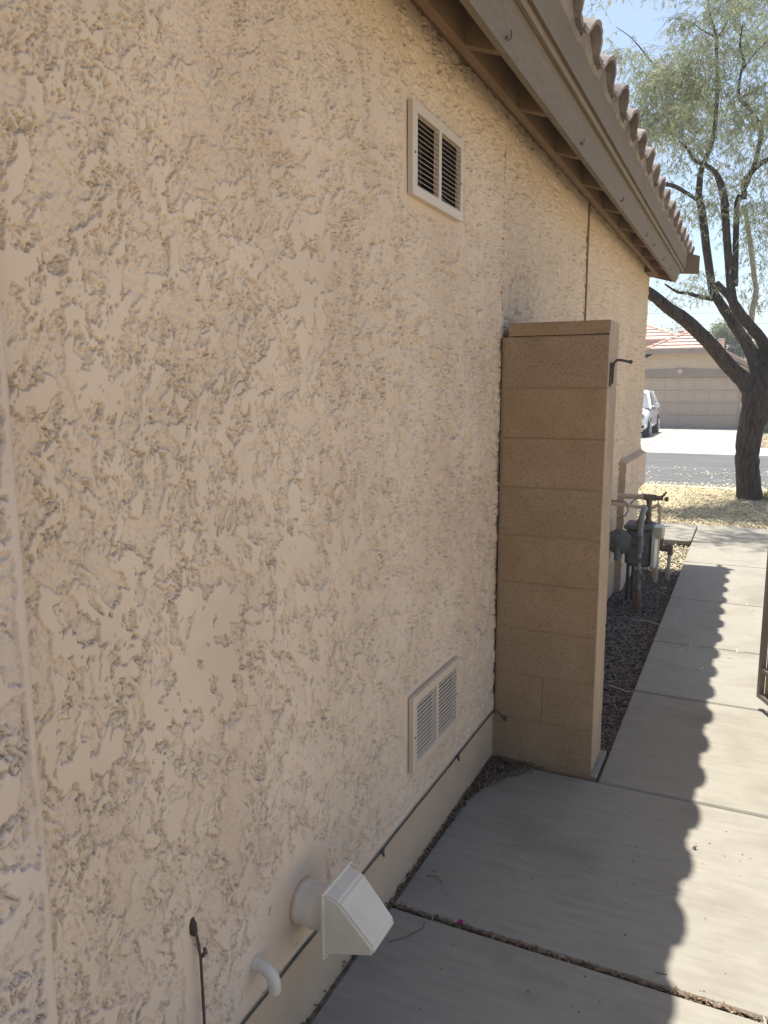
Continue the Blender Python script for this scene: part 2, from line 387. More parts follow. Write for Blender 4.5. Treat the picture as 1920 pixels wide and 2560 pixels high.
# projecting corner trim nearest the camera
ty = np.concatenate([np.linspace(.44, .715, 118), np.array([.719, .7225, .7255, .7275, .728])]); tz = np.linspace(.25, 2.70, 850)
TY, TZ = np.meshgrid(ty, tz)
edge = np.where(TY > .715, ((TY - .715) / .013) ** 2, 0)
sm = np.clip(sstep(.704, .718, TY + .004 * np.sin(TZ * 11)), 0, 1)
th = .05 + stucco_height(TY * .8, TZ * .8, sm, 7) * 1.25 - .010 * np.clip(edge, 0, 1)
grid_obj('corner_trim', np.stack([th.ravel(), TY.ravel(), TZ.ravel()], 1), len(tz), len(ty), 'trim_stucco', H)
b = MB(); b.box(-.03, .034, .30, .7275, -.2, 2.61); b.build('corner_trim_core', 'trim_stucco', H)
# L-shaped stucco surround for the panel at the far corner
def panel_grid(name, y0, y1, z0, z1, x):
    yy = np.linspace(y0, y1, 50); zz = np.linspace(z0, z1, int((z1 - z0) / .008)); A, B = np.meshgrid(yy, zz)
    grid_obj(name, np.stack([(x + stucco_height(A, B, np.zeros_like(A), 3)).ravel(), A.ravel(), B.ravel()], 1), len(zz), len(yy), 'stucco', H)
b = MB(); b.box(-.01, .046, 6.50, 7.845, .70, 1.005); b.box(-.01, .046, 6.50, 7.22, -.2, .70)
b.prism([(-.01, 1.005), (.05, 1.005), (.05, 1.012), (-.01, 1.04)], 'y', 6.498, 7.848); b.build('panel_surround', 'stucco_smooth', H)
panel_grid('panel_surround_face', 6.503, 7.842, .703, 1.003, .051); panel_grid('panel_surround_face', 6.503, 7.217, -.1, .699, .051)

# eave carpentry
Y0 = -4.0; YE = 7.84
SL = .35
b = MB(); b.box(.088, .118, Y0, 7.42, 2.610, 2.755); b.build('frieze_board', 'rafterpaint', H)
b = MB(); b.box(-.02, .0875, Y0, 7.80, 2.700, 2.80); b.build('frieze_blocking', 'rafterpaint', H)
b = MB(); b.box(.0, .118, 7.42, 7.80, 2.640, 2.76); b.build('frieze_return', 'rafterpaint', H)
b = MB(); b.prism([(.213, 2.582), (.236, 2.580), (.251, 2.749), (.225, 2.749)], 'y', Y0, 0, b_list=[7.80, 7.80, 8.10, 8.10]); b.build('fascia_board', 'fascia', H)
b = MB(); b.prism([(.2515, 2.722), (.266, 2.720), (.268, 2.748), (.2515, 2.749)], 'y', Y0, 8.18); b.build('moulding_strip', 'paint', H)
for y0, y1 in ((Y0, -.9), (-.9, 1.9), (1.902, 5.02), (5.024, 8.42)):
    b = MB(); b.prism([(.270, 2.749), (.281, 2.7465), (.2905, 2.864), (.280, 2.868)], 'y', y0, y1)
    b.build('drip_flashing', 'flash', H)
b = MB(); b.prism([(.20, 2.72), (.40, 2.703), (.40, 2.87), (.20, 2.935)], 'y', 8.24, 8.262); b.build('rake_trim', 'paint', H)
b = MB(); b.prism([(-.9, 3.0), (-.9, 2.93), (-.03, 2.66), (.20, 2.592), (.225, 2.60), (.225, 2.745)], 'y', 7.80, 7.835); b.build('barge_board', 'rafterpaint', H)
ry = [2.309 + .5735 * k for k in range(-11, 10)]
r0 = None
for y in ry:
    if r0 is None:
        b = MB(); b.prism([(.2115, 2.577), (.1185, 2.577 + SL * .093), (.1185, 2.717 + SL * .093), (.2115, 2.717)], 'y', -.019, .019)
        r0 = b.build('rafter', 'rafterpaint', H); r0.location = (0, y, 0)
    else:
        c = r0.copy(); COL.objects.link(c); c.location = (0, y, 0)
b = MB(); b.prism([(.268, 2.742), (.268, 2.757), (-4.6, 2.757 + SL * 4.868), (-4.6, 2.742 + SL * 4.868)], 'y', Y0 - 1, 8.23); b.build('roof_sheathing', 'rafterpaint', H)
b = MB(); b.prism([(-4.6, 2.742 + SL * 4.868), (-4.6, 2.757 + SL * 4.868), (-9.3, 2.757), (-9.3, 2.742)], 'y', Y0 - 1, 8.23); b.build('roof_sheathing', 'rafterpaint', H)
# cup hooks along the fascia
for y, open_ in ((3.352, 1), (4.427, 1), (5.483, 1), (6.557, 1), (5.864, 0), (7.104, 0), (2.29, 1)):
    b = MB(); x = .2395; z = 2.607
    b.tube([(x - .002, y, z - .002), (x + .008, y, z)], .0022, 6)
    pts = []
    R_ = .013
    for k in range(11):
        a = math.radians(200 + 25 * k)
        if open_: pts.append((x + .010 + .004 * math.sin(a), y + .012 + R_ * math.cos(a), z + .004 + R_ * math.sin(a) + .004))
        else: pts.append((x + .008 + R_ * .6 + R_ * .6 * math.cos(a), y, z + .004 + R_ * .6 * math.sin(a)))
    b.tube([(x + .008, y - .004, z)] + pts, .0021, 6); b.build('cup_hook', 'darkmetal', H)

# roof tiles: S-profile, five courses, each tile a part
TW = .3366; pa = math.atan(SL) - math.radians(1.6); dn = Vector((math.cos(pa), 0, -math.sin(pa))); nn = Vector((math.sin(pa), 0, math.cos(pa)))
def tile_profile():
    o = []
    for k in range(0, 25):
        yy = -TW / 2 + (TW + .022) * k / 24
        q = yy if yy < TW / 2 + .03 else yy - TW
        if abs(yy) < .097: v = .016 + .072 * math.sqrt(max(0, 1 - (yy / .1) ** 2)) ** .9
        else:
            e = (abs(yy) - .097) / (TW / 2 - .097); v = .016 + .010 * (1 - min(e, 1)) ** 2
            if yy > TW / 2: v = .024
        o.append((yy, v))
    return o
tp = tile_profile()
def make_tile(L=.43, jit=0):
    b = MB(); rows = [(0.0, 0), (-.02, 0), (-L, 0)]; n = len(tp); vs = []; 
    rn = random.Random(jit)
    for (u, _) in rows:
        for (yy, v) in tp: vs.append(Vector((0, yy, 0)) + dn * (u + (rn.uniform(-.003, .003) if u == 0 else 0)) + nn * v)
    m0 = len(vs)
    for (u, _) in rows:
        for (yy, v) in tp:
            tk = .015
            vs.append(Vector((0, yy * (.93 if abs(yy) < .097 else 1), 0)) + dn * (u) + nn * (v - tk))
    fs = []
    for r in range(2):
        for k in range(n - 1):
            a = r * n + k; fs.append((a, a + 1, a + n + 1, a + n)); fs.append((m0 + a, m0 + a + n, m0 + a + n + 1, m0 + a + 1))
    for k in range(n - 1):
        fs.append((k, m0 + k, m0 + k + 1, k + 1)); a = 2 * n; fs.append((a + k, a + k + 1, m0 + a + k + 1, m0 + a + k))
    fs.append((0, n, m0 + n, m0)); fs.append((n, 2 * n, m0 + 2 * n, m0 + n))
    fs.append((n - 1, m0 + n - 1, m0 + 2 * n - 1, 2 * n - 1)); fs.append((2 * n - 1, m0 + 2 * n - 1, m0 + 3 * n - 1, 3 * n - 1))
    b.add(vs, fs); return b
protos = []
for j in range(4):
    t = make_tile(jit=j).build('roof_tile', 'tile', H, smooth=True, angle=40); protos.append(t)
cnt = 0
rd = Vector((math.cos(math.atan(SL)), 0, -math.sin(math.atan(SL))))
for c in range(6):
    for k in range(-13, 17):
        y = 2.78 + TW * k
        base = Vector((.324, y, 2.862)) - rd * (.355 * c) + Vector((0, 0, .0))
        o = protos[cnt] if cnt < 4 else protos[random.randrange(4)].copy()
        if cnt >= 4: COL.objects.link(o)
        o.location = base + Vector((random.uniform(-.006, .006), random.uniform(-.003, .003), random.uniform(0, .004)))
        o.rotation_euler = (0, random.uniform(-.006, .006), random.uniform(-.01, .01)); cnt += 1
# closure under the tile ends
b = MB(); yy = Y0; vs = []; fs = []; n = 0
ks = np.arange(Y0, 8.22, TW / 12)
for y in ks:
    ph = ((y - 2.78 + TW / 2) % TW) - TW / 2; v = .066 * math.sqrt(max(0, 1 - (ph / .098) ** 2)) if abs(ph) < .098 else 0
    vs += [(.283, y, 2.845), (.283 + .02, y, 2.866 + v), (.20, y, 2.89 + v), (.20, y, 2.80)]
for i in range(len(ks) - 1):
    for j in range(4): fs.append((i * 4 + j, i * 4 + (j + 1) % 4, (i + 1) * 4 + (j + 1) % 4, (i + 1) * 4 + j))
b.add(vs, fs); b.build('eave_closure', 'tile', H)
b = MB(); b.prism([(.26, 2.77), (.26, 2.845), (-1.7, 2.845 + SL * 1.96), (-1.7, 2.76 + SL * 1.96)], 'y', 8.23, 8.262); b.build('rake_board', 'fascia', H)

# ------------------------------------------------------------------ vent grilles
def vent(name_label, y0, y1, z0, z1, op, duct):
    a, bb, c, d = op; mid = (a + bb) / 2
    t = thing('vent_grille', name_label, 'vent', (0, (y0 + y1) / 2, z0))
    f = MB(); X0, X1 = .001, .0165
    f.box(X0, X1, y0, a, z0, z1); f.box(X0, X1, bb, y1, z0, z1); f.box(X0, X1, a, bb, z0, c); f.box(X0, X1, a, bb, d, z1); f.box(X0 - .004, X1 - .001, mid - .0105, mid + .0105, c, d)
    fr = f.build('frame', 'vent', t)
    fr.modifiers.clear()
    for yy in (y0 + .018, y1 - .018):
        s_ = MB(); s_.lathe((X1, yy, (z0 + z1) / 2 - .01), (1, 0, 0), [(0, .0042), (.0018, .003)], 10); s_.build('screw', 'darkmetal', t)
    n = 14; pitch = (d - c) / n
    for (p, q) in ((a, mid - .0105), (mid + .0105, bb)):
        for k in range(n):
            z = c + pitch * (k + .12); bl = MB()
            bend = .0 
            def yrow(y, dz): return [(.0155, y, z + dz), (.0155, y, z + dz + .0011), (.0108, y, z + dz + .0046), (.0108, y, z + dz + .0038)]
            if duct == 'top' and k in (0, 1) and p > mid: ds = [.006, .001, 0, 0, .001]
            else: ds = [0, 0, 0]
            vs = []; m_ = len(ds)
            for i in range(m_): vs += yrow(p + (q - p) * i / (m_ - 1), ds[i])
            fs = [(0, 1, 2, 3), tuple(4 * (m_ - 1) + i for i in (3, 2, 1, 0))]
            for i in range(m_ - 1):
                for j in range(4): fs.append((i * 4 + j, i * 4 + 4 + j, i * 4 + 4 + (j + 1) % 4, i * 4 + (j + 1) % 4))
            bl.add(vs, fs); bl.build('louver', 'vent', t)
    # duct behind
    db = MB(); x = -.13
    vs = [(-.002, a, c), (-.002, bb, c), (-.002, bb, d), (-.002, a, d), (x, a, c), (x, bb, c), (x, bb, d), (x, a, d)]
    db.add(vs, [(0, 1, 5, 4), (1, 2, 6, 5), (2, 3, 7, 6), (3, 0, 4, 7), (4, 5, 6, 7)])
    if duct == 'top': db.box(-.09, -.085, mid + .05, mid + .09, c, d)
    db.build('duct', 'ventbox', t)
    return t
vent('painted louvred vent grille high on the stucco wall under the eave, dark behind its blades', 2.149, 2.577, 2.180, 2.435, VENTS['top'], 'top')
vent('painted louvred vent grille low on the stucco wall near the ground cable', 2.166, 2.606, .376, .636, VENTS['low'], 'low')

# ------------------------------------------------------------------ dryer hood
t = thing('dryer_vent_hood', 'off-white plastic dryer vent hood on a wide round pipe, sticking out low on the wall', 'vent hood', (0, 1.5, .36))
b = MB(); prof = [(-.01, .0)]
pr_ = []
for k in range(9):
    x = -.004 + .1 * k / 8; pr_.append((x, .0535 + .0015 * math.sin(k * 2.1)))
b.lathe((0, 1.497, .355), (1, 0, 0), pr_, 32); pp = b.build('duct_pipe', 'hood', t, smooth=True, angle=50)
b = MB(); b.lathe((0, 1.497, .355), (1, 0, 0), [(-.002, .0575), (.006, .0565), (.010, .0542)], 28); b.build('caulk_collar', 'stucco_smooth', t, smooth=True)
b = MB(); b.box(.098, .1035, 1.423, 1.574, .276, .448, .0015); b.box(.0935, .0985, 1.4265, 1.5705, .2795, .4445); b.build('flange', 'hood', t)
A, B_ = 1.432, 1.565; i_ = .012
def hood_ring(x, z0, z1, y0, y1): return [(x, y0, z0), (x, y1, z0), (x, y1, z1), (x, y0, z1)]
bm = bmesh.new()
outl = [(.1035, .284), (.226, .318), (.229, .337), (.140, .432), (.1035, .441)]
va = [bm.verts.new((x, A + (.006 if x > .15 else 0), z)) for x, z in outl]; vb = [bm.verts.new((x, B_ - (.006 if x > .15 else 0), z)) for x, z in outl]
bm.faces.new(va); bm.faces.new(vb[::-1])
for i in range(5): bm.faces.new((va[i], vb[i], vb[(i + 1) % 5], va[(i + 1) % 5]))
bmesh.ops.recalc_face_normals(bm, faces=bm.faces)
bmesh.ops.bevel(bm, geom=[e for e in bm.edges if not all(abs(v.co.x - .1035) < 1e-4 for v in e.verts)], offset=.006, segments=3, affect='EDGES')
bm.verts.index_update(); hb = MB(); hb.add([v.co for v in bm.verts], [[v.index for v in f.verts] for f in bm.faces]); bm.free()
hb.build('hood', 'hood', t, smooth=True, angle=30)
# moulded tile pattern on the sloping top
pat = MB()
p0 = Vector((.2205, 0, .3475)); p1 = Vector((.146, 0, .4270)); dv = (p1 - p0); nv = Vector((dv.z, 0, -dv.x)).normalized()
if nv.z < 0: nv = -nv
for r in range(11):
    for c in range(9):
        if r in (0,): continue
        u0, u1 = r / 11 + .012, (r + 1) / 11 - .016; y0 = A + .022 + c * .0098 + (.0045 if r % 2 else 0); y1 = y0 + .0082
        q = [p0 + dv * u0 + Vector((0, y0, 0)), p0 + dv * u0 + Vector((0, y1, 0)), p0 + dv * u1 + Vector((0, y1, 0)), p0 + dv * u1 + Vector((0, y0, 0))]
        lo = [v - nv * .002 for v in q]; hi = [v + nv * .0004 for v in q]
        pat.add(lo + hi, [(4, 5, 6, 7), (0, 1, 5, 4), (1, 2, 6, 5), (2, 3, 7, 6), (3, 0, 4, 7)])
for y in (1.43, 1.567):
    for z in (.284, .440):
        b = MB(); b.lathe((.1032, y, z), (1, 0, 0), [(0, .0022), (.0012, .0018)], 8); b.build('screw', 'darkmetal', t)

# elbow
t = thing('drain_elbow', 'short white plastic pipe elbow turning down from the stucco, beside the vent hood', 'pipe', (0, 1.292, .33))
b = MB(); pts = [(-.01, 1.292, .332), (.012, 1.291, .332), (.026, 1.290, .331), (.038, 1.290, .327), (.048, 1.289, .318), (.053, 1.289, .305), (.054, 1.289, .292), (.054, 1.289, .283)]
b.tube(pts, [.0145] * 8, 16); b.build('elbow', 'pvc', t, smooth=True, angle=60)
b = MB(); b.lathe((-.002, 1.292, .332), (1, 0, 0), [(0, .0165), (.0085, .0166), (.0095, .0150)], 20); b.build('collar', 'pvc', t, smooth=True, angle=40)
b = MB(); b.lathe((.054, 1.289, .2825), (0, 0, 1), [(-.0004, .010), (.0004, .010)], 14); b.build('mouth_shade_disc', 'mouthshade', t)  # near-black disc paints the shade inside the solid pipe end

# thin rod nearest the camera
t = thing('metal_rod', 'thin dark metal rod with a clamp, running down the wall at the bottom left', 'rod', (.01, 1.10, .1))
b = MB(); b.tube([(-.004, 1.089, .565), (.008, 1.090, .545), (.013, 1.092, .50), (.014, 1.094, .30), (.014, 1.095, -.1)], .0030, 8); b.build('rod', 'darkmetal', t, smooth=True)
b = MB(); b.tube([(.014, 1.094, .500), (.019, 1.100, .506), (.014, 1.104, .513)], [.004, .005, .003], 8); b.build('clamp', 'darkmetal', t, smooth=True)
b = MB(); b.lathe((-.003, 1.088, .575), (.2, 0, -1), [(-.014, .001), (-.008, .006), (.004, .0095), (.02, .0085), (.028, .004)], 12); b.build('caulk', 'ventbox', t, smooth=True)

# cable along the weep screed
t = thing('ground_cable', 'dark green cable clipped along the foot of the stucco wall', 'cable', (.01, 2, .22))
pts = []
for k in range(60):
    y = .74 + (3.098 - .74) * k / 59; pts.append((.0050 + .0006 * math.sin(k * 1.3), y, .2275 + .0008 * math.sin(k * .4)))
pts += [(.020, 3.103, .222), (.04, 3.104, .207), (.052, 3.105, .199)]
b = MB(); b.tube(pts, .0032, 8); b.build('cable', 'cable', t, smooth=True)
for y in (1.62, 1.95, 2.627):
    b = MB(); b.lathe((.008, y, .226), (0, 1, 0), [(-.010, .003), (-.005, .0062), (.004, .0065), (.010, .0035)], 9); b.tube([(.008, y, .226), (.013, y + .002, .210)], .004, 6); b.build('clip', 'darkmetal', t, smooth=True)
b = MB(); b.box(.046, .064, 3.0955, 3.108, .186, .206, .003); b.build('clamp', 'darkmetal', t)

# ------------------------------------------------------------------ block stub wall
PX = .428; PY0, PY1 = 3.112, 3.330; BH = .2032
t = thing('block_wall', 'short painted concrete block wall standing out from the stucco house', 'wall', (.2, 3.22, 0))
m = MB(); m.box(-.022, PX - .006, PY0 + .0035, PY1 - .004, -.1, .205); m.box(.004, PX - .006, PY0 + .0035, PY1 - .004, .205, 9 * BH + .0); m.build('mortar', 'mortar', t)
def blk(x0, x1, z0, z1, y0=PY0, y1=PY1):
    bm = bmesh.new(); bmesh.ops.create_cube(bm, size=1)
    for v in bm.verts: v.co = Vector((x0 + (v.co.x + .5) * (x1 - x0), y0 + (v.co.y + .5) * (y1 - y0), z0 + (v.co.z + .5) * (z1 - z0)))
    bmesh.ops.subdivide_edges(bm, edges=bm.edges[:], cuts=3, use_grid_fill=True)
    for v in bm.verts: v.co += mnoise.noise_vector(v.co * 14) * .0013
    bmesh.ops.bevel(bm, geom=[e for e in bm.edges if e.is_manifold and e.calc_face_angle(0) > .8], offset=.0022, segments=1, affect='EDGES')
    bm.verts.index_update(); o = MB(); o.add([v.co for v in bm.verts], [[v.index for v in f.verts] for f in bm.faces]); bm.free()
    return o
for k in range(9):
    z0 = k * BH + (.0028 if k else -.05); z1 = (k + 1) * BH - .0028; dy = random.uniform(-.001, .001)
    left = .012 if k > 1 else (-.02 if k == 0 else .008)
    if k == 1: segs = [(left, .207), (.2115, PX)]
    else: segs = [(left, PX)]
    for s0, s1 in segs: blk(s0, s1, z0, z1, PY0 + dy).build('concrete_block', ('block', 'block_warm', 'block_grey')[(k * 7 + int(s0 * 10)) % 3], t)
blk(.028, PX + .002, 9 * BH + .003, 9 * BH + .055, PY0 - .001).build('cap_block', 'block', t)
# rendered end face
ez = np.linspace(.03, 9 * BH + .052, 240); ey = np.linspace(PY0 + .004, PY1 - .002, 34); EY, EZ = np.meshgrid(ey, ez)
ex = PX + .004 + .0035 * fbm(EY * 14, EZ * 7, 5, .65, 5) - .006 * sstep(.85, 1, np.abs((EY - (PY0 + PY1) / 2) / ((PY1 - PY0) / 2))) - .004 * np.exp(-(((EZ / BH + .5) % 1 - .5) / .02) ** 2) * (perlin(EY * 9, EZ * 3, 2) > -.2)
grid_obj('end_render', np.stack([ex.ravel(), EY.ravel(), EZ.ravel()], 1), len(ez), len(ey), 'endstucco', t)
b = MB(); b.box(PX - .004, PX + .024, PY0 + .002, PY1 + .05, -.06, .008, .004); b.build('footing', 'concrete', t)

t = thing('gate_latch', 'dark metal strike latch bolted to the edge of the block wall', 'latch', (PX, 3.15, 1.65))
b = MB(); b.box(PX + .003, PX + .010, 3.126, 3.158, 1.630, 1.722, .001); b.build('plate', 'darkmetal', t)
b = MB(); b.tube([(PX + .012, 3.15, 1.648), (PX + .013, 3.15, 1.700), (PX + .017, 3.151, 1.722), (PX + .026, 3.152, 1.7315), (PX + .04, 3.152, 1.731), (PX + .078, 3.154, 1.7235)], .0052, 8); b.build('rod', 'darkmetal', t, smooth=True)
b = MB(); b.lathe((PX + .078, 3.154, 1.7235), (1, 0, -.1), [(-.006, .004), (-.002, .0078), (.004, .0075), (.008, .003)], 10); b.build('knob', 'darkmetal', t, smooth=True)
b = MB(); b.lathe((PX + .010, 3.15, 1.645), (1, 0, 0), [(0, .007), (.005, .006)], 6); b.build('bolt', 'darkmetal', t)

# ------------------------------------------------------------------ open gate at the right + fence line out of frame
t = thing('side_gate', 'open metal-framed gate with tan boards, standing at the right edge of the walk', 'gate', (1.5, 3.27, 0))
ga = Vector((1.072, 4.212, 0)); gb = Vector((1.497, 3.30, 0)); gd = (gb - ga).normalized(); gn = Vector((gd.y, -gd.x, 0)); GL = (gb - ga).length
def gbox(u0, u1, z0, z1, t0, t1, name, m):
    b = MB(); vs = [tuple(ga + gd * u + gn * w + Vector((0, 0, z))) for u in (u0, u1) for w in (t0, t1) for z in (z0, z1)]
    b.add(vs, [(0, 1, 3, 2), (4, 6, 7, 5), (0, 4, 5, 1), (2, 3, 7, 6), (0, 2, 6, 4), (1, 5, 7, 3)]); return b.build(name, m, t)
gbox(0, .026, .058, 1.86, -.013, .013, 'frame_post', 'gateframe'); gbox(GL - .026, GL, .058, 1.86, -.013, .013, 'frame_post', 'gateframe')
for z in (.058, .196, 1.70, 1.834): gbox(.0265, GL - .0265, z, z + .026, -.012, .012, 'rail', 'gateframe')
u = .030
while u < GL - .05:
    gbox(u, min(u + .138, GL - .028), .074, 1.845, -.026, -.0135, 'board', 'gatepanel'); u += .143
t = thing('gate_post', 'square metal hinge post that carries the open side gate', 'post', (1.565, 3.29, 0))
b = MB(); b.box(1.53, 1.60, 3.22, 3.36, -.1, 1.9, .004); b.build('post', 'gateframe', t)

# ------------------------------------------------------------------ gas meter set
t = thing('gas_meter', 'grey gas meter with round regulator and riser pipes beside the house wall', 'gas meter', (.25, 6.1, -.07))
b = MB(); b.tube([(.262, 5.93, -.12), (.258, 5.93, .118)], .0235, 14); b.build('pipe_sleeve', 'rust', t, smooth=True, angle=50)
b = MB(); b.tube([(.257, 5.93, .10), (.252, 5.93, .32)], .0150, 12); b.tube([(.252, 5.93, .36), (.252, 5.93, .50)], .0165, 12); b.build('riser_pipe', 'pipegrey', t, smooth=True, angle=50)
b = MB(); b.lathe((.254, 5.93, .21), (0, 0, 1), [(-.045, .017), (-.04, .023), (-.015, .023), (-.012, .019), (.012, .019), (.016, .024), (.055, .024), (.06, .018)], 8)
b.tube([(.262, 5.93, .225), (.292, 5.925, .215)], [.015, .012], 8); b.tube([(.292, 5.92, .195), (.292, 5.92, .235)], .010, 8); b.build('shutoff_valve', 'metergrey', t, smooth=True, angle=40)
b = MB(); b.lathe((.252, 5.93, .47), (0, 0, 1), [(-.07, .018), (-.065, .026), (-.04, .026), (-.035, .021), (-.01, .027), (.02, .027), (.03, .021), (.04, .026), (.06, .026), (.064, .018)], 8)
b.tube([(.235, 5.93, .475), (.195, 5.95, .47)], .020, 12); b.tube([(.252, 5.93, .445), (.252, 5.895, .445)], [.016, .013], 8); b.tube([(.254, 5.93, .50), (.254, 5.898, .50)], [.016, .013], 8); b.build('union_fitting', 'metergrey', t, smooth=True, angle=40)
# upper pipe and return bend into the meter
b = MB(); b.tube([(.252, 5.93, .53), (.256, 5.935, .66), (.262, 5.95, .705), (.262, 6.0, .722), (.262, 6.07, .722), (.255, 6.125, .705), (.235, 6.15, .665), (.222, 6.155, .60)], [.0205] * 8, 14); b.build('inlet_pipe', 'pipegrey', t, smooth=True, angle=60)
# regulator, dished disc facing the camera
rc = (.100, 5.955, .468)
b = MB(); b.lathe(rc, (0, -1, 0), [(-.045, .05), (-.03, .082), (-.012, .093), (-.006, .0975), (.006, .0975), (.008, .092), (.020, .085), (.028, .062), (.033, .040), (.045, .034), (.050, .020), (.062, .018), (.064, .010)], 30); b.build('regulator', 'metergrey', t, smooth=True, angle=25)
b = MB()
for k in range(8):
    a = 2 * math.pi * k / 8 + .2; b.lathe((rc[0] + .0885 * math.cos(a), rc[1] - .005, rc[2] + .0885 * math.sin(a)), (0, -1, 0), [(0, .0055), (.007, .0045)], 6)
b.build('regulator_bolts', 'metergrey', t)
b = MB(); b.tube([(.094, 5.93, .43), (.094, 5.915, .375), (.094, 5.915, .335)], [.018, .023, .026], 12); b.build('vent_spout', 'metergrey', t, smooth=True, angle=50)
# meter body
b = MB(); b.box(.125, .325, 6.075, 6.30, .255, .555, .028); b.build('meter_body', 'metergrey', t, smooth=True, angle=35)
b = MB(); b.box(.112, .335, 6.065, 6.31, .545, .585, .012); b.build('meter_top', 'metergrey', t, smooth=True, angle=35)
b = MB(); b.prism([(6.06, .27), (6.06, .50), (6.10, .53), (6.27, .53), (6.31, .50), (6.31, .27), (6.27, .245), (6.10, .245)], 'x', .322, .345); b.build('cover_plate', 'plate', t)
b = MB(); b.box(.344, .3455, 6.12, 6.24, .34, .46); b.build('name_plate', 'index', t)
b = MB(); b.box(.310, .398, 6.08, 6.25, .485, .575, .010); b.build('index_housing', 'index', t, smooth=True, angle=35)
b = MB(); b.lathe((.222, 6.155, .587), (0, 0, 1), [(-.004, .030), (.012, .030), (.016, .024), (.03, .024)], 8); b.lathe((.275, 6.20, .587), (0, 0, 1), [(-.004, .036), (.014, .036), (.018, .025), (.035, .022)], 8); b.build('swivel_nuts', 'brownpipe', t)
b = MB(); b.tube([(.275, 6.20, .60), (.275, 6.20, .755)], [.019, .0205], 12); b.lathe((.275, 6.20, .66), (0, 0, 1), [(-.02, .021), (-.018, .025), (.0, .025), (.002, .021)], 8)
b.tube([(.235, 6.20, .787), (.325, 6.20, .787)], .0245, 12); b.tube([(.320, 6.20, .785), (.375, 6.20, .785)], [.018, .018], 10); b.tube([(.35, 6.20, .785), (.378, 6.19, .808), (.398, 6.19, .838)], [.013, .009, .007], 8); b.lathe((.385, 6.20, .780), (1, 0, 0), [(0, .012), (.016, .020), (.026, .018), (.030, .008)], 10)
b.tube([(.275, 6.20, .75), (.275, 6.20, .79)], .024, 10); b.build('outlet_tee', 'brownpipe', t, smooth=True, angle=40)
b = MB(); b.tube([(.04, 6.20, .787), (.238, 6.20, .787)], .0195, 12); b.build('outlet_pipe', 'tanpipe', t, smooth=True, angle=50)
b = MB(); b.tube([(.13, 6.28, .25), (.13, 6.28, -.1)], .012, 8); b.tube([(.17, 6.28, .25), (.17, 6.28, -.1)], .012, 8); b.build('support_leg', 'darkmetal', t)

t = thing('bonding_pipe', 'tan horizontal pipe running from the wall surround to the gas meter', 'pipe', (.1, 6.0, .74))
b = MB(); b.tube([(-.01, 6.03, .752), (.11, 6.03, .745)], .0175, 12); b.tube([(.10, 6.03, .745), (.245, 6.04, .728)], .0125, 12); b.build('pipe', 'tanpipe', t, smooth=True, angle=50)
b = MB(); b.tube([(.0, 6.02, .772), (.08, 6.02, .770), (.13, 6.02, .762), (.145, 6.03, .70), (.12, 6.05, .655), (.075, 6.06, .635)], .0055, 7); b.tube([(.15, 6.05, .745), (.20, 6.1, .80), (.235, 6.13, .822), (.262, 6.15, .815)], .0055, 7); b.build('grey_lead', 'pipegrey', t, smooth=True)

t = thing('standpipe', 'tan vertical standpipe with a brass-coloured elbow behind the gas meter', 'pipe', (.28, 6.95, -.07))
b = MB(); b.tube([(.278, 6.95, -.1), (.284, 6.95, .13)], .0175, 12); b.tube([(.284, 6.95, .13), (.288, 6.95, .58)], .0135, 12); b.lathe((.284, 6.95, .13), (0, 0, 1), [(-.02, .0185), (.02, .0185)], 10)
b.tube([(.288, 6.95, .57), (.288, 6.95, .61), (.27, 6.95, .625), (.235, 6.95, .60), (.10, 6.95, .60)], .016, 10); b.build('pipe', 'tanpipe', t, smooth=True, angle=50)
b = MB(); b.lathe((.288, 6.95, .58), (0, 0, 1), [(-.02, .018), (.0, .022), (.025, .022), (.03, .017)], 8); b.tube([(.275, 6.95, .62), (.262, 6.95, .675)], [.008, .005], 6); b.build('bib_fitting', 'tanpipe', t, smooth=True, angle=40)

t = thing('rusty_elbow_pipe', 'brown elbow pipe with a tan leg rising from the gravel beside the walk', 'pipe', (.37, 7.15, -.07))
b = MB(); b.tube([(.20, 7.12, .215), (.345, 7.12, .215)], .028, 12); b.tube([(.365, 7.12, .255), (.372, 7.12, .235), (.374, 7.12, .16)], .024, 12); b.lathe((.36, 7.12, .215), (1, 0, 0), [(-.03, .032), (.03, .032)], 8)
b.tube([(.205, 7.12, .30), (.205, 7.12, .18)], .024, 10); b.tube([(.30, 7.1, .40), (.298, 7.1, .22)], .018, 10); b.build('elbow', 'brownpipe', t, smooth=True, angle=40)
b = MB(); b.tube([(.373, 7.12, .17), (.366, 7.12, .03)], .0155, 12); b.tube([(.366, 7.12, .04), (.364, 7.12, -.1)], .021, 12); b.tube([(.245, 7.12, .19), (.245, 7.12, -.1)], .015, 10); b.build('leg', 'tanpipe', t, smooth=True, angle=50)

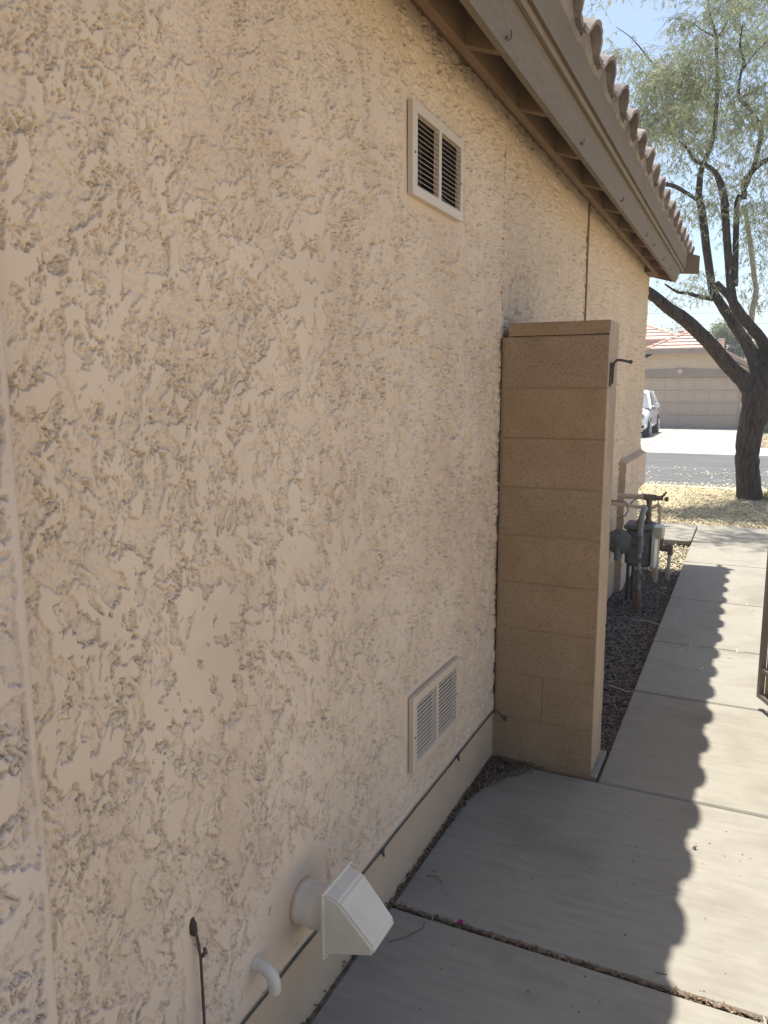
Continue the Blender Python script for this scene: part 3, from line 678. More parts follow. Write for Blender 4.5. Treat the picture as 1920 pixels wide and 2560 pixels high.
# ------------------------------------------------------------------ stones and leaves (uncountable)
def stones(name, n, xr, yr, zf, smin, smax, m, filt=None, pw=1.0):
    ico = bmesh.new(); bmesh.ops.create_icosphere(ico, subdivisions=1, radius=1); iv = np.array([v.co for v in ico.verts]); ifc = np.array([[v.index for v in f.verts] for f in ico.faces]); ico.free()
    x = rng.uniform(*xr, n); y = yr[0] + (yr[1] - yr[0]) * rng.uniform(0, 1, n) ** pw
    if filt is not None: k = filt(x, y); x = x[k]; y = y[k]; n = len(x)
    s = rng.uniform(smin, smax, n) * rng.uniform(.7, 1.3, n); V = np.repeat(iv[None], n, 0) * (1 + rng.uniform(-.28, .28, (n, len(iv), 1)))
    V = V * np.stack([s * rng.uniform(.8, 1.5, n), s * rng.uniform(.7, 1.2, n), s * rng.uniform(.45, .8, n)], 1)[:, None, :]
    a = rng.uniform(0, 6.28, n); ca, sa = np.cos(a)[:, None], np.sin(a)[:, None]; tl = rng.uniform(-.6, .6, n)[:, None]
    X = V[..., 0] * ca - V[..., 1] * sa; Y = V[..., 0] * sa + V[..., 1] * ca; Z = V[..., 2] + X * np.sin(tl) * .6
    V = np.stack([X + x[:, None], Y + y[:, None], Z + zf(x, y, n)[:, None]], 2).reshape(-1, 3)
    F = (ifc[None] + (np.arange(n) * len(iv))[:, None, None]).reshape(-1, 3)
    return tag(quads_obj(name, V, F, m), kind='stuff')
stones('gravel', 15000, (-.02, .462), (3.34, 8.71), lambda x, y, n: -.078 + rng.uniform(0, .016, n), .0062, .0125, 'gravel', pw=1.25)
stones('yard_gravel', 4000, (-1.6, 2.2), (9.86, 13.85), lambda x, y, n: -.040 + rng.uniform(0, .01, n), .008, .02, 'yard')
stones('far_gravel', 2500, (.8, 2.8), (24.95, 34), lambda x, y, n: np.full(n, -.115), .02, .045, 'yard')
def flakes(name, n, xr, yr, z0, zj, lmin, lmax, wid, m, tilt=.5, pw=1.0, filt=None):
    x = rng.uniform(*xr, n); y = yr[0] + (yr[1] - yr[0]) * rng.uniform(0, 1, n) ** pw
    if filt is not None: k = filt(x, y); x = x[k]; y = y[k]; n = len(x)
    L = rng.uniform(lmin, lmax, n); W = L * wid * rng.uniform(.6, 1.4, n); a = rng.uniform(0, 6.28, n); th = rng.uniform(-tilt, tilt, n); z = z0 + rng.uniform(0, zj, n)
    dx, dy = np.cos(a), np.sin(a); P = []
    for u, w_, lift in ((-.5, 0, 0), (0, .5, .5), (.5, 0, 1), (0, -.5, .5)):
        P.append(np.stack([x + dx * L * u - dy * W * w_, y + dy * L * u + dx * W * w_, z + np.abs(np.sin(th)) * L * lift + (.0006 if w_ == 0 else .0018)], 1))
    V = np.stack(P, 1).reshape(-1, 3); F = np.arange(n * 4).reshape(n, 4)
    return tag(quads_obj(name, V, F, m), kind='stuff')
flakes('fallen_leaves', 26000, (-1.6, 2.0), (9.86, 13.9), -.032, .012, .02, .05, .3, 'straw', pw=.9)
flakes('fallen_leaves', 1500, (-.02, .46), (7.3, 8.7), -.060, .01, .02, .045, .3, 'straw')
flakes('street_leaves', 900, (-1.8, 1.8), (14.2, 18.5), -.150, .004, .03, .09, .35, 'straw', pw=2.2)
flakes('kerb_leaves', 1200, (-1.8, 1.8), (13.85, 14.6), -.075, .03, .02, .06, .35, 'straw')
flakes('walk_flecks', 60, (.5, 1.1), (5, 9.8), .0005, .001, .01, .03, .25, 'straw')
# litter at the wall foot and in joints
def tri(x, y): return (x - (-.0)) < .005 + .03 * np.clip((y - 2.0) / 1.1, 0, 1) + .22 * np.clip((y - 2.70) / .4, 0, 1) ** 1.6 * rng.uniform(0, 1, len(x))
flakes('corner_litter', 11000, (-.004, .30), (1.2, 3.108), .0, .012, .006, .022, .45, 'litter', tilt=.9, pw=.55, filt=tri)
stones('corner_grit', 5000, (-.004, .27), (1.2, 3.108), lambda x, y, n: rng.uniform(-.004, .006, n), .0018, .005, 'litter', filt=tri, pw=.6)
flakes('joint_litter', 1800, (.02, 1.5), (2.013, 2.027), -.016, .016, .008, .03, .25, 'litter', tilt=.5)
flakes('joint_straw', 70, (.02, 1.5), (2.014, 2.026), -.014, .010, .012, .035, .12, 'pale_leaf', tilt=.3)
b = MB(); b.box(.02, 1.5, 2.013, 2.027, -.06, -.012); tag(b.build('joint_dirt', 'dirt'), kind='structure')
b = MB(); b.box(-.006, .010, .3, 3.11, -.06, -.004); tag(b.build('edge_dirt', 'dirt'), kind='structure')
# crumbs on the slab
stones('slab_crumbs', 160, (.04, 1.05), (1.3, 3.0), lambda x, y, n: np.full(n, .001), .0008, .0028, 'litter')

# fallen petal, curled leaf strips, twigs
def crumpled(loc, s, m, name, lab, cat, grp=None):
    bm = bmesh.new(); bmesh.ops.create_grid(bm, x_segments=7, y_segments=7, size=s)
    kill = []
    for v in bm.verts:
        r = v.co.length / s; a = math.atan2(v.co.y, v.co.x); k = mnoise.noise(Vector((v.co.x * 90, v.co.y * 90, 3)))
        v.co.z = .006 + .006 * math.sin(a * 3 + 1) * r + .008 * k
        v.co.x *= 1 + .3 * k; v.co.y *= .8 - .25 * k
        if r > .92 + .25 * math.sin(a * 4): kill.append(v)
    bmesh.ops.delete(bm, geom=kill, context='VERTS')
    me = bpy.data.meshes.new(name); bm.to_mesh(me); bm.free(); me.materials.append(M[m]); o = bpy.data.objects.new(name, me); COL.objects.link(o); o.location = loc; tag(o, lab, cat, grp); return o
crumpled((.236, 2.030, .002), .0155, 'magenta', 'petal', 'crumpled magenta petal on the slab joint', 'petal')
crumpled((.86, 2.75, .001), .011, 'litter', 'leaf_crumb', 'small brown curled crumb on the shaded slab near the block wall', 'debris')
strips = [((.62, 4.98), .07, .7, 'pale curled leaf strip on the shaded walk just past a slab joint, nearest the gravel'),
          ((.71, 5.06), .05, .3, 'pale curled leaf strip lying across the joint of the shaded walk'),
          ((.76, 4.68), .055, .5, 'pale hooked leaf strip on the shaded walk close to the scalloped shadow edge'),
          ((.98, 5.10), .06, 2.3, 'pale forked leaf strip on the sunlit walk close to the gate'),
          ((.93, 4.95), .035, .2, 'short pale leaf strip on the sunlit walk beside the joint'),
          ((1.05, 6.10), .06, 1.2, 'pale curled leaf strip on the sunlit walk far beyond the gate'),
          ((.40, 4.35), .20, .2, 'long pale curved strip lying on the dark gravel beside the walk edge'),
          ((.36, 5.62), .22, -.4, 'long pale curved strip looping round the foot of the gas riser'),
          ((.36, 6.75), .08, 1.1, 'short pale twig on the gravel behind the gas riser'),
          ((.45, 8.62), .13, .6, 'pale twig resting on the gravel against the front walk corner')]
for i, ((x, y), L, a, lab) in enumerate(strips):
    z = .003 if x > .47 else -.05
    pts = []
    for k in range(9):
        u = k / 8 - .5; c = .35 * L * (1 - (2 * u) ** 2) * (1 if i % 2 else -1)
        pts.append((x + math.cos(a) * u * L - math.sin(a) * c, y + math.sin(a) * u * L + math.cos(a) * c, z + .004 * math.sin(k)))
    b = MB(); b.tube(pts, [.0012 + .0016 * math.sin(math.pi * (k + .5) / 9) for k in range(9)], 5)
    tag(b.build('leaf_strip', 'pale_leaf'), lab, 'leaf strip', 'curled leaf strips on the ground')
for (pts, lab) in (([(.07, 1.86, .003), (.11, 1.90, .006), (.14, 1.955, .004), (.135, 1.985, .003)], 'thin dark curved twig on the slab near the wall foot'),
                   ([(.05, 2.20, .003), (.085, 2.205, .007), (.115, 2.19, .003)], 'thin dark twig touching the wall-foot litter halfway to the block wall'),
                   ([(.80, 2.07, .002), (.83, 2.075, .002)], 'tiny dark twig on the slab beside the shadow edge')):
    b = MB(); b.tube(pts, .0013, 5); tag(b.build('twig', 'litter'), lab, 'twig', 'dark twigs on the near slab')

# ------------------------------------------------------------------ mesquite tree
LIMBS = {
 'trunk': [(1.01, 12.7, -0.08, 0.185), (0.96, 12.7, 0.36, 0.165), (0.93, 12.7, 0.67, 0.165), (0.95, 12.7, 0.97, 0.175), (1.0, 12.7, 1.27, 0.2), (1.03, 12.72, 1.53, 0.225), (1.05, 12.72, 1.72, 0.17), (1.05, 12.75, 1.86, 0.07)],
 'l1': [(1.02, 12.7, 1.44, 0.15), (0.84, 12.65, 1.7, 0.125), (0.63, 12.55, 1.9, 0.105), (0.4, 12.4, 2.18, 0.1), (0.24, 12.25, 2.35, 0.098), (-0.01, 12.1, 2.59, 0.093), (-0.22, 12.0, 2.74, 0.085), (-0.38, 11.9, 2.88, 0.078), (-0.6, 11.8, 3.06, 0.065), (-0.87, 11.7, 3.35, 0.05), (-1.27, 11.5, 3.69, 0.03)],
 'l2': [(1.04, 12.7, 1.56, 0.14), (1.01, 12.8, 1.8, 0.112), (0.92, 12.9, 2.07, 0.098), (0.79, 13.0, 2.31, 0.082), (0.63, 13.1, 2.55, 0.08), (0.49, 13.15, 2.77, 0.074), (0.35, 13.2, 2.99, 0.066), (0.26, 13.2, 3.2, 0.061), (0.07, 13.2, 4.25, 0.057), (0.01, 13.2, 4.48, 0.053), (0.01, 13.2, 4.7, 0.045), (0.03, 13.1, 4.85, 0.041), (0.13, 13.0, 5.09, 0.037), (0.18, 13.0, 5.34, 0.033), (0.19, 13.0, 5.69, 0.03), (0.19, 13.0, 5.96, 0.028), (0.15, 13.0, 6.38, 0.025), (0.13, 13.0, 6.65, 0.023), (0.03, 13.0, 6.94, 0.016), (-0.02, 13.0, 7.23, 0.01)],
 'l2b': [(0.14, 13.0, 6.61, 0.018), (0.25, 13.1, 6.82, 0.013), (0.3, 13.2, 7.04, 0.008)],
 'l3': [(1.07, 12.75, 1.71, 0.13), (1.07, 12.8, 1.92, 0.102), (1.08, 12.9, 2.15, 0.093), (0.99, 12.8, 2.34, 0.078), (0.8, 12.7, 2.56, 0.074), (0.64, 12.65, 2.78, 0.07), (0.55, 12.6, 2.93, 0.057), (0.44, 12.6, 3.04, 0.049), (0.36, 12.6, 3.14, 0.037)],
 'l3b': [(0.61, 12.65, 2.81, 0.066), (0.57, 12.7, 3.0, 0.061), (0.54, 12.7, 3.17, 0.059), (0.42, 12.7, 4.05, 0.057), (0.4, 12.7, 4.26, 0.056), (0.33, 12.7, 4.52, 0.049), (0.24, 12.7, 4.7, 0.037), (0.09, 12.6, 4.8, 0.031), (-0.05, 12.5, 4.86, 0.025), (-0.11, 12.4, 4.97, 0.021), (-0.23, 12.3, 5.07, 0.012)],
 'l3c': [(0.61, 12.7, 3.08, 0.045), (0.56, 12.8, 4.27, 0.041), (0.65, 12.8, 4.32, 0.041), (0.63, 12.8, 4.54, 0.041), (0.73, 12.8, 4.67, 0.041), (0.83, 12.7, 4.74, 0.037), (0.98, 12.6, 4.78, 0.033), (1.16, 12.5, 4.81, 0.025)],
 'l4': [(1.12, 12.7, 1.59, 0.149), (1.18, 12.6, 1.85, 0.121), (1.24, 12.5, 2.13, 0.102), (1.32, 12.4, 2.47, 0.078), (1.4, 12.3, 2.8, 0.07), (1.45, 12.2, 3.19, 0.057), (1.46, 12.1, 3.7, 0.041), (1.42, 12.0, 4.19, 0.025)],
 'l5': [(0.65, 12.8, 4.47, 0.037), (0.76, 13.0, 4.85, 0.033), (0.81, 13.1, 5.28, 0.031), (0.74, 13.1, 5.46, 0.029), (0.6, 13.1, 5.66, 0.026), (0.48, 13.1, 5.8, 0.025), (0.48, 13.1, 6.09, 0.021), (0.52, 13.1, 6.26, 0.018), (0.45, 13.1, 6.5, 0.015), (0.47, 13.1, 6.76, 0.01)],
 'l6': [(-0.75, 11.6, 4.25, 0.034), (-0.5, 11.75, 4.38, 0.032), (-0.27, 11.9, 4.4, 0.03), (-0.11, 12.4, 4.39, 0.028), (-0.0, 13.1, 4.42, 0.026)],
 'l7': [(0.84, 13.3, 2.3, 0.05), (0.85, 13.5, 2.57, 0.045), (0.86, 13.5, 2.83, 0.045), (0.89, 13.5, 3.1, 0.042), (0.86, 13.5, 3.25, 0.04), (0.67, 13.5, 4.25, 0.035), (0.6, 13.5, 4.33, 0.02)],
 'l8': [(0.43, 13.1, 2.93, 0.035), (0.15, 12.9, 2.97, 0.032), (-0.04, 12.7, 3.02, 0.025), (-0.17, 12.6, 3.03, 0.02), (-0.33, 12.4, 3.13, 0.012)],
 't1': [(-0.42, 12.8, 5.36, 0.014), (-0.49, 12.8, 5.66, 0.013), (-0.58, 12.7, 5.92, 0.01)],
 't2': [(0.18, 13.0, 5.9, 0.02), (-0.16, 12.8, 6.02, 0.015), (-0.37, 12.7, 6.01, 0.013), (-0.49, 12.6, 5.84, 0.01)],
 't3': [(0.09, 13.0, 6.65, 0.015), (-0.07, 12.9, 6.73, 0.011), (-0.2, 12.8, 6.81, 0.009), (-0.42, 12.7, 6.87, 0.007), (-0.51, 12.7, 6.82, 0.005)],
 't4': [(-0.54, 12.4, 6.11, 0.01), (-0.67, 12.3, 6.2, 0.011), (-0.84, 12.2, 6.4, 0.009), (-0.96, 12.1, 6.51, 0.006), (-1.12, 12.0, 6.61, 0.004)],
 't5': [(0.5, 13.1, 6.15, 0.015), (0.68, 13.2, 6.43, 0.012), (0.86, 13.2, 6.56, 0.01)],
 't6': [(0.53, 13.1, 5.8, 0.02), (0.73, 13.2, 5.9, 0.015), (0.9, 13.2, 6.01, 0.012)],
 't7': [(-0.59, 12.5, 5.79, 0.012), (-0.72, 12.4, 5.62, 0.012), (-0.79, 12.4, 5.44, 0.008)],
}

T = thing('mesquite_tree', 'tall mesquite tree with dark forked trunk and airy grey-green crown by the street', 'tree', (1.0, 12.7, -.06))
def smooth_path(pts, sub=3):
    P = [Vector(p[:3]) for p in pts]; R = [p[3] for p in pts]; o = []; r = []
    for i in range(len(P) - 1):
        p0 = P[max(i - 1, 0)]; p1 = P[i]; p2 = P[i + 1]; p3 = P[min(i + 2, len(P) - 1)]
        for k in range(sub):
            t_ = k / sub; o.append(.5 * ((2 * p1) + (-p0 + p2) * t_ + (2 * p0 - 5 * p1 + 4 * p2 - p3) * t_ ** 2 + (-p0 + 3 * p1 - 3 * p2 + p3) * t_ ** 3)); r.append(R[i] * (1 - t_) + R[i + 1] * t_)
    o.append(P[-1]); r.append(R[-1]); return o, r
for k, pts in LIMBS.items():
    P_, R_ = smooth_path(pts, 4 if pts[0][3] > .08 else 3)
    b = MB(); b.tube(P_, R_, 14 if pts[0][3] > .08 else 7, wob=.06 if pts[0][3] > .04 else .1)
    if k == 'trunk':
        b.tube([(1.01, 12.7, -.2), (1.01, 12.7, .02)], [.24, .19], 14, wob=.05)
    b.build('trunk' if k == 'trunk' else 'limb', 'barkpale' if k == 'l7' else 'bark', T, smooth=True)

# crown: drooping sprays of narrow leaflets hung on fine twigs
CL = [ # centre, radii, count, hue bias
 ((-.22, 12.6, 5.55), (.62, .8, .75), 520), ((-.15, 12.8, 6.2), (.65, .9, .5), 330), ((.25, 12.9, 6.95), (.6, .9, .55), 250),
 ((.85, 13.1, 6.7), (.6, 1.0, .8), 320), ((.75, 12.9, 5.3), (.55, .9, .75), 330), ((-.98, 12.1, 6.50), (.32, .35, .24), 95), ((-.25, 12.75, 6.80), (.30, .3, .10), 40),
 ((-.72, 12.3, 6.0), (.30, .45, .38), 110), ((-.80, 12.4, 5.45), (.30, .5, .40), 110), ((.30, 12.8, 4.35), (.9, 1.0, .55), 190), ((.95, 12.7, 4.1), (.5, .8, .6), 120),
 ((-.1, 12.9, 3.15), (.65, .9, .30), 55), ((1.0, 12.9, 3.3), (.5, .9, .6), 70), ((2.2, 12.8, 5.6), (1.2, 1.6, 1.5), 620), ((2.0, 12.5, 7.4), (1.5, 1.7, .9), 450),
 ((-1.3, 11.6, 7.3), (.6, .8, .35), 90), ((.2, 12.2, 7.9), (1.3, 1.6, .6), 420), ((-.25, 10.9, 6.95), (.75, .7, .35), 230), ((.45, 10.7, 7.0), (.6, .6, .35), 150), ((.1, 14.3, 6.2), (1.1, .8, 1.2), 330), ((-1.9, 11.7, 4.3), (.8, .9, .8), 260),
 ((-1.6, 12.6, 5.0), (.6, .9, .8), 150), ((3.2, 12.6, 4.4), (1.0, 1.3, 1.2), 300), ((.9, 11.2, 6.6), (.9, .5, .5), 140), ((1.6, 11.2, 5.2), (.7, .6, .8), 120)]
tw = []; LV = []; LC = []
camx = .939
for (c, r, n) in CL:
    k = 0; tries = 0
    n = int(n * 1.1)
    while k < n and tries < n * 6:
        tries += 1
        p = Vector([random.gauss(0, .5) for _ in range(3)])
        if p.length > 1.15: continue
        q = Vector((c[0] + p.x * r[0], c[1] + p.y * r[1], c[2] + p.z * r[2]))
        if mnoise.noise(q * 1.9 + Vector((5, 2, 9))) < -.06: continue
        k += 1
        # drooping spray
        L = random.uniform(.2, .5); a = random.uniform(0, 6.28); d = Vector((math.cos(a) * .6, math.sin(a) * .6, random.uniform(-.35, .45)))
        pts = [q]; 
        for s_ in range(4): d.z -= random.uniform(.12, .42); d.normalize(); pts.append(pts[-1] + d * L / 4)
        tw.append(pts)
        m_ = random.randint(11, 19)
        for j in range(m_):
            u = random.random() * 3.99; i = int(u); pos = pts[i].lerp(pts[i + 1], u - i)
            ld = Vector((random.gauss(0, .45), random.gauss(0, .45), -random.uniform(.15, 1.0))).normalized(); ll = random.uniform(.035, .085); lw = random.uniform(.0045, .0085)
            sd = ld.cross(Vector((random.gauss(0, 1), random.gauss(0, 1), random.gauss(0, 1)))).normalized() * lw
            LV.append((pos, pos + ld * ll * .5 + sd, pos + ld * ll, pos + ld * ll * .5 - sd))
V = np.array([[tuple(v) for v in q] for q in LV]).reshape(-1, 3); F = np.arange(len(V)).reshape(-1, 4)
tag(quads_obj('crown', V, F, 'leaf', T), kind='stuff')
tb = MB()
for pts in tw: tb.tube(pts, [.0035, .003, .0025, .002, .0012], 3, caps=False)
tag(tb.build('twigs', 'barkpale', T), kind='stuff')
pv = []
for i in range(420):
    c = random.choice([(-.05, 12.5, 5.3), (-.35, 12.4, 5.1), (.6, 12.7, 4.7)]); q = Vector((c[0] + random.gauss(0, .22), c[1] + random.gauss(0, .3), c[2] + random.gauss(0, .18)))
    ll = random.uniform(.08, .16); s_ = Vector((random.gauss(0, 1), random.gauss(0, 1), 0)).normalized() * .0045; dd = Vector((random.gauss(0, .2), random.gauss(0, .2), -1)) * ll
    pv.append((q, q + dd * .5 + s_, q + dd, q + dd * .5 - s_))
V = np.array([[tuple(v) for v in q] for q in pv]).reshape(-1, 3); tag(quads_obj('seed_pods', V, np.arange(len(V)).reshape(-1, 4), 'podyellow', T), kind='stuff')

# ------------------------------------------------------------------ house across the street
G = thing('garage_house', 'tan stucco house across the street with a wide garage door and tiled roof', 'house', (-1.9, 36, -.1))
GY = 36.0; cx = -1.93
b = MB()
# front wall with a gap for the door
out = [(-6.2, -.2), (-6.2, 2.0), (-4.3, 2.36), (-3.3, 2.93), (-3.0, 3.09), (-.55, 3.09), (-.25, 2.93), (.72, 2.42), (1.3, 2.1), (1.3, -.2)]
door = (-4.37, .50, 2.04)
b.prism([(-6.2, -.2), (-6.2, 2.0), (-4.37, 2.35), (-4.37, -.2)], 'y', GY, GY + .3)
b.prism([(.50, -.2), (.50, 2.52), (1.3, 2.1), (1.3, -.2)], 'y', GY, GY + .3)
b.prism([(-4.37, 2.04), (-4.37, 2.35), (-3.0, 3.09), (-.82, 3.09), (.50, 2.52), (.50, 2.04)], 'y', GY, GY + .3)
b.box(-6.2, 1.3, GY + .3, GY + 12, -.2, 2.1); b.build('wall', 'farstucco', G)
# trim band over the door with a slight arch
n = 16; top = [(cx + (k / n - .5) * 5.36, 2.285 + .11 * math.sin(math.pi * k / n)) for k in range(n + 1)]; bot = [(cx + (k / n - .5) * 5.36, 2.048) for k in range(n + 1)][::-1]
b = MB(); b.prism(top + bot, 'y', GY - .06, GY + .02); b.box(.50, .745, GY - .058, GY + .02, 1.9, 2.048); b.build('door_trim', 'fartrim', G)
b = MB(); b.prism([(cx - .13, 2.42), (cx + .13, 2.42), (cx + .13, 2.27), (cx + .07, 2.19), (cx - .07, 2.19), (cx - .13, 2.27)], 'y', GY - .10, GY - .055); b.build('plaque_rim', 'fartrim', G)
b = MB(); b.prism([(cx - .10, 2.395), (cx + .10, 2.395), (cx + .10, 2.28), (cx + .055, 2.215), (cx - .055, 2.215), (cx - .10, 2.28)], 'y', GY - .112, GY - .098); b.build('plaque', 'farstucco', G)
# sectional garage door
gdz = [-.10, .43, .965, 1.50, 2.035]
b = MB(); b.box(-4.37, .5, GY + .13, GY + .2, -.2, 2.05); b.build('door_backing', 'garagedoor', G)
for i in range(4):
    b = MB(); b.box(-4.36, .49, GY + .08, GY + .13, gdz[i] + .008, gdz[i + 1] - .008, .006); s_ = b.build('door_section', 'garagedoor', G)
    for c in range(8):
        x0 = -4.30 + c * .603; q = MB(); z0, z1 = gdz[i] + .09, gdz[i + 1] - .09
        q.box(x0, x0 + .56, GY + .068, GY + .079, z0, z1, .008); q.build('raised_panel', 'garagedoor', s_)
b = MB(); b.box(-4.37, .5, GY + .05, GY + .15, -.2, -.085); b.build('door_seal', 'fartrim', G)
# roof: clipped gable
def roofpoly(pts, th=.07):
    """thick sheet from a planar polygon"""
    P = [Vector(p) for p in pts]; n_ = (P[1] - P[0]).cross(P[2] - P[0]).normalized()
    if n_.z < 0: n_ = -n_
    m = MB(); k = len(P); m.add([p for p in P] + [p - n_ * th for p in P], [tuple(range(k)), tuple(range(2 * k - 1, k - 1, -1))] + [(i, (i + 1) % k, k + (i + 1) % k, k + i) for i in range(k)]); return m, n_
def tiled(pts_bottom_left, pts_bottom_right, up_left, up_right, rows, cols, parent, m='fartile'):
    """planar roof face of interlocking flat tiles: rows are real overlapping courses, tiles are parts"""
    bl, br, ul, ur = map(Vector, (pts_bottom_left, pts_bottom_right, up_left, up_right))
    nrm = (br - bl).cross(((ul + ur) / 2) - bl).normalized()
    if nrm.z < 0: nrm = -nrm
    for r in range(rows):
        f0, f1 = r / rows, min(1, (r + 1.12) / rows)
        A0, B0 = bl.lerp(ul, f0), br.lerp(ur, f0); A1, B1 = bl.lerp(ul, f1), br.lerp(ur, f1)
        w_ = (B0 - A0).length; nc_ = max(1, int(round(w_ / cols)))
        for c in range(nc_):
            g0, g1 = c / nc_, (c + .97) / nc_; q = [A0.lerp(B0, g0), A0.lerp(B0, g1), A1.lerp(B1, g1), A1.lerp(B1, g0)]
            lift = nrm * .075; k = MB(); vs = [q[0], q[1], q[2] - nrm * .03, q[3] - nrm * .03, q[0] + lift, q[1] + lift, q[2] + nrm * .012, q[3] + nrm * .012]
            k.add(vs, [(4, 5, 6, 7), (0, 1, 5, 4), (1, 2, 6, 5), (2, 3, 7, 6), (3, 0, 4, 7), (3, 2, 1, 0)]); k.build('roof_tile', m, parent)
ZR = 3.22; ap = (cx + .1, 37.9, 4.02); fL = (-3.30, 35.55, ZR); fR = (-.40, 35.55, ZR)
tiled(fL, fR, (ap[0] - .05, ap[1], ap[2]), (ap[0] + .05, ap[1], ap[2]), 5, .36, G)
# fascia bands
b = MB(); b.box(-3.30, -.40, 35.53, 35.60, ZR - .17, ZR + .01); b.build('fascia', 'fartrim', G)
for sx, x0 in ((-1, -3.30), (1, -.40)):
    x1 = x0 + sx * 3.1; z1 = ZR - 3.1 * .56
    if sx > 0: x1 = x0 + 1.95; z1 = ZR - 1.95 * .56
    lo = [(x0, ZR - .17), (x0, ZR + .01), (x1, z1 + .01), (x1, z1 - .17)]
    b = MB(); b.prism(lo, 'y', 35.53, 35.60); b.build('rake_fascia', 'fartrim', G)
    # side slopes and rake tiles
    n_t = 8 if sx < 0 else 5
    m_, _ = roofpoly([(x0, 35.56, ZR + .02), (x1, 35.56, z1 + .02), (x1, 48, z1 + .02), (ap[0], 48, ap[2]), (ap[0], 37.9, ap[2])]); m_.build('side_roof', 'fartile', G)
    for k in range(n_t):
        f0, f1 = k / n_t, (k + .94) / n_t; xa, xb = x0 + (x1 - x0) * f0, x0 + (x1 - x0) * f1; za, zb = ZR + (z1 - ZR) * f0, ZR + (z1 - ZR) * f1
        q = MB(); q.prism([(xa, za), (xa, za + .075), (xb, zb + .055), (xb, zb)], 'y', 35.50, 35.80); q.build('rake_tile', 'fartile', G)
# hip ridge caps
for (p, q) in ((fL, ap), (fR, ap)):
    p, q = Vector(p), Vector(q)
    for k in range(7):
        a = p.lerp(q, k / 7); c_ = p.lerp(q, (k + .97) / 7); b = MB(); b.tube([a + Vector((0, 0, .06)), c_ + Vector((0, 0, .035))], [.095, .07], 8); b.build('ridge_tile', 'fartile', G)
# taller block behind
b = MB(); b.box(-7.5, -1.9, 40, 48, 2.0, 3.72); b.build('upper_wall', 'farstucco', G)
b = MB(); b.box(-7.9, -1.95, 39.6, 39.7, 3.70, 3.86); b.build('upper_fascia', 'fartrim', G)
tiled((-7.9, 39.6, 3.86), (-2.15, 39.6, 3.86), (-5.4, 41.6, 4.62), (-4.0, 41.6, 4.62), 4, .4, G)
m_, _ = roofpoly([(-2.15, 39.6, 3.87), (-4.0, 41.6, 4.63), (-4.0, 46, 4.63), (-2.15, 48, 3.87)]); m_.build('upper_side_roof', 'fartile', G)
for k in range(7):
    p, q = Vector((-2.15, 39.6, 3.92)), Vector((-4.0, 41.6, 4.68)); b = MB(); b.tube([p.lerp(q, k / 7), p.lerp(q, (k + .97) / 7)], [.10, .075], 8); b.build('ridge_tile', 'fartile', G)
b = MB(); b.tube([(-2.22, 39.0, 3.5), (-2.22, 39.0, 4.12)], .075, 10); b.lathe((-2.22, 39, 4.12), (0, 0, 1), [(0, .08), (.01, .15), (.09, .15), (.12, .09)], 12); b.build('flue_pipe', 'flue', G, smooth=True, angle=40)
t = thing('far_chimney', 'tan chimney with pale cap behind the garage roof, in front of the trees', 'chimney', (-.5, 40.5, 2.5))
b = MB(); b.box(-.66, -.40, 40.4, 40.7, 1.5, 3.78); b.build('stack', 'farstucco', t)
b = MB(); b.box(-.68, -.38, 40.38, 40.72, 3.78, 3.90, .02); b.build('cap', 'kerb', t)

# ------------------------------------------------------------------ parked car
C_ = thing('parked_car', 'white compact SUV parked on the driveway, nose to the street, half hidden by the house', 'car', (-3.02, 30.2, -.112))
gz = -.112; cw = .915; cxx = -3.17; f0 = 28.02
secs = [(0.0, .55, .66, .34), (.06, .74, .76, .27), (.25, .84, .86, .22), (.7, .905, .95, .20), (1.15, .915, 1.02, .20), (2.0, .915, 1.04, .20), (3.2, .915, 1.05, .20), (4.0, .89, 1.06, .22), (4.32, .84, 1.02, .3), (4.42, .74, .9, .42)]
b = MB(); ring = 14; vs = []; 
for (s, hw, top_, bot_) in secs:
    for k in range(ring):
        a = 2 * math.pi * (k + .5) / ring; ca, sa = math.cos(a), math.sin(a); e = .42
        xx = hw * math.copysign(abs(ca) ** e, ca); zz = (top_ + bot_) / 2 + (top_ - bot_) / 2 * math.copysign(abs(sa) ** e, sa)
        if zz > .7: xx *= .965
        if s < .5: zz -= 0
        vs.append((cxx + xx, f0 + s, gz + zz))
fs = []
for i in range(len(secs) - 1):
    for k in range(ring): fs.append((i * ring + k, i * ring + (k + 1) % ring, (i + 1) * ring + (k + 1) % ring, (i + 1) * ring + k))
fs += [tuple(range(ring))[::-1], tuple((len(secs) - 1) * ring + k for k in range(ring))]
b.add(vs, fs); b.build('body', 'carpaint', C_, smooth=True, angle=50)
# cabin
def cab(s, z, hw): return (f0 + s, gz + z, hw)
prof = [(1.12, 1.00, .84), (1.35, 1.12, .80), (1.85, 1.50, .66), (2.1, 1.585, .62), (2.9, 1.62, .62), (3.6, 1.57, .60), (4.22, 1.12, .72), (4.34, 1.02, .76)]
b = MB(); vs = []
for (s, z, hw) in prof: vs += [(cxx - hw, f0 + s, gz + z), (cxx + hw, f0 + s, gz + z)]
base = [(cxx - .86, f0 + s, gz + 1.0) for (s, z, hw) in prof] + [(cxx + .86, f0 + s, gz + 1.0) for (s, z, hw) in prof]
n = len(prof); fs = [(2 * i, 2 * i + 1, 2 * i + 3, 2 * i + 2) for i in range(n - 1)]
fs += [(2 * i, 2 * i + 2, 2 * n + i + 1, 2 * n + i) for i in range(n - 1)] + [(2 * i + 1, 3 * n + i, 3 * n + i + 1, 2 * i + 3) for i in range(n - 1)]
b.add(vs + base, fs); b.build('windows', 'glass', C_, smooth=True, angle=30)
b = MB(); vs = []
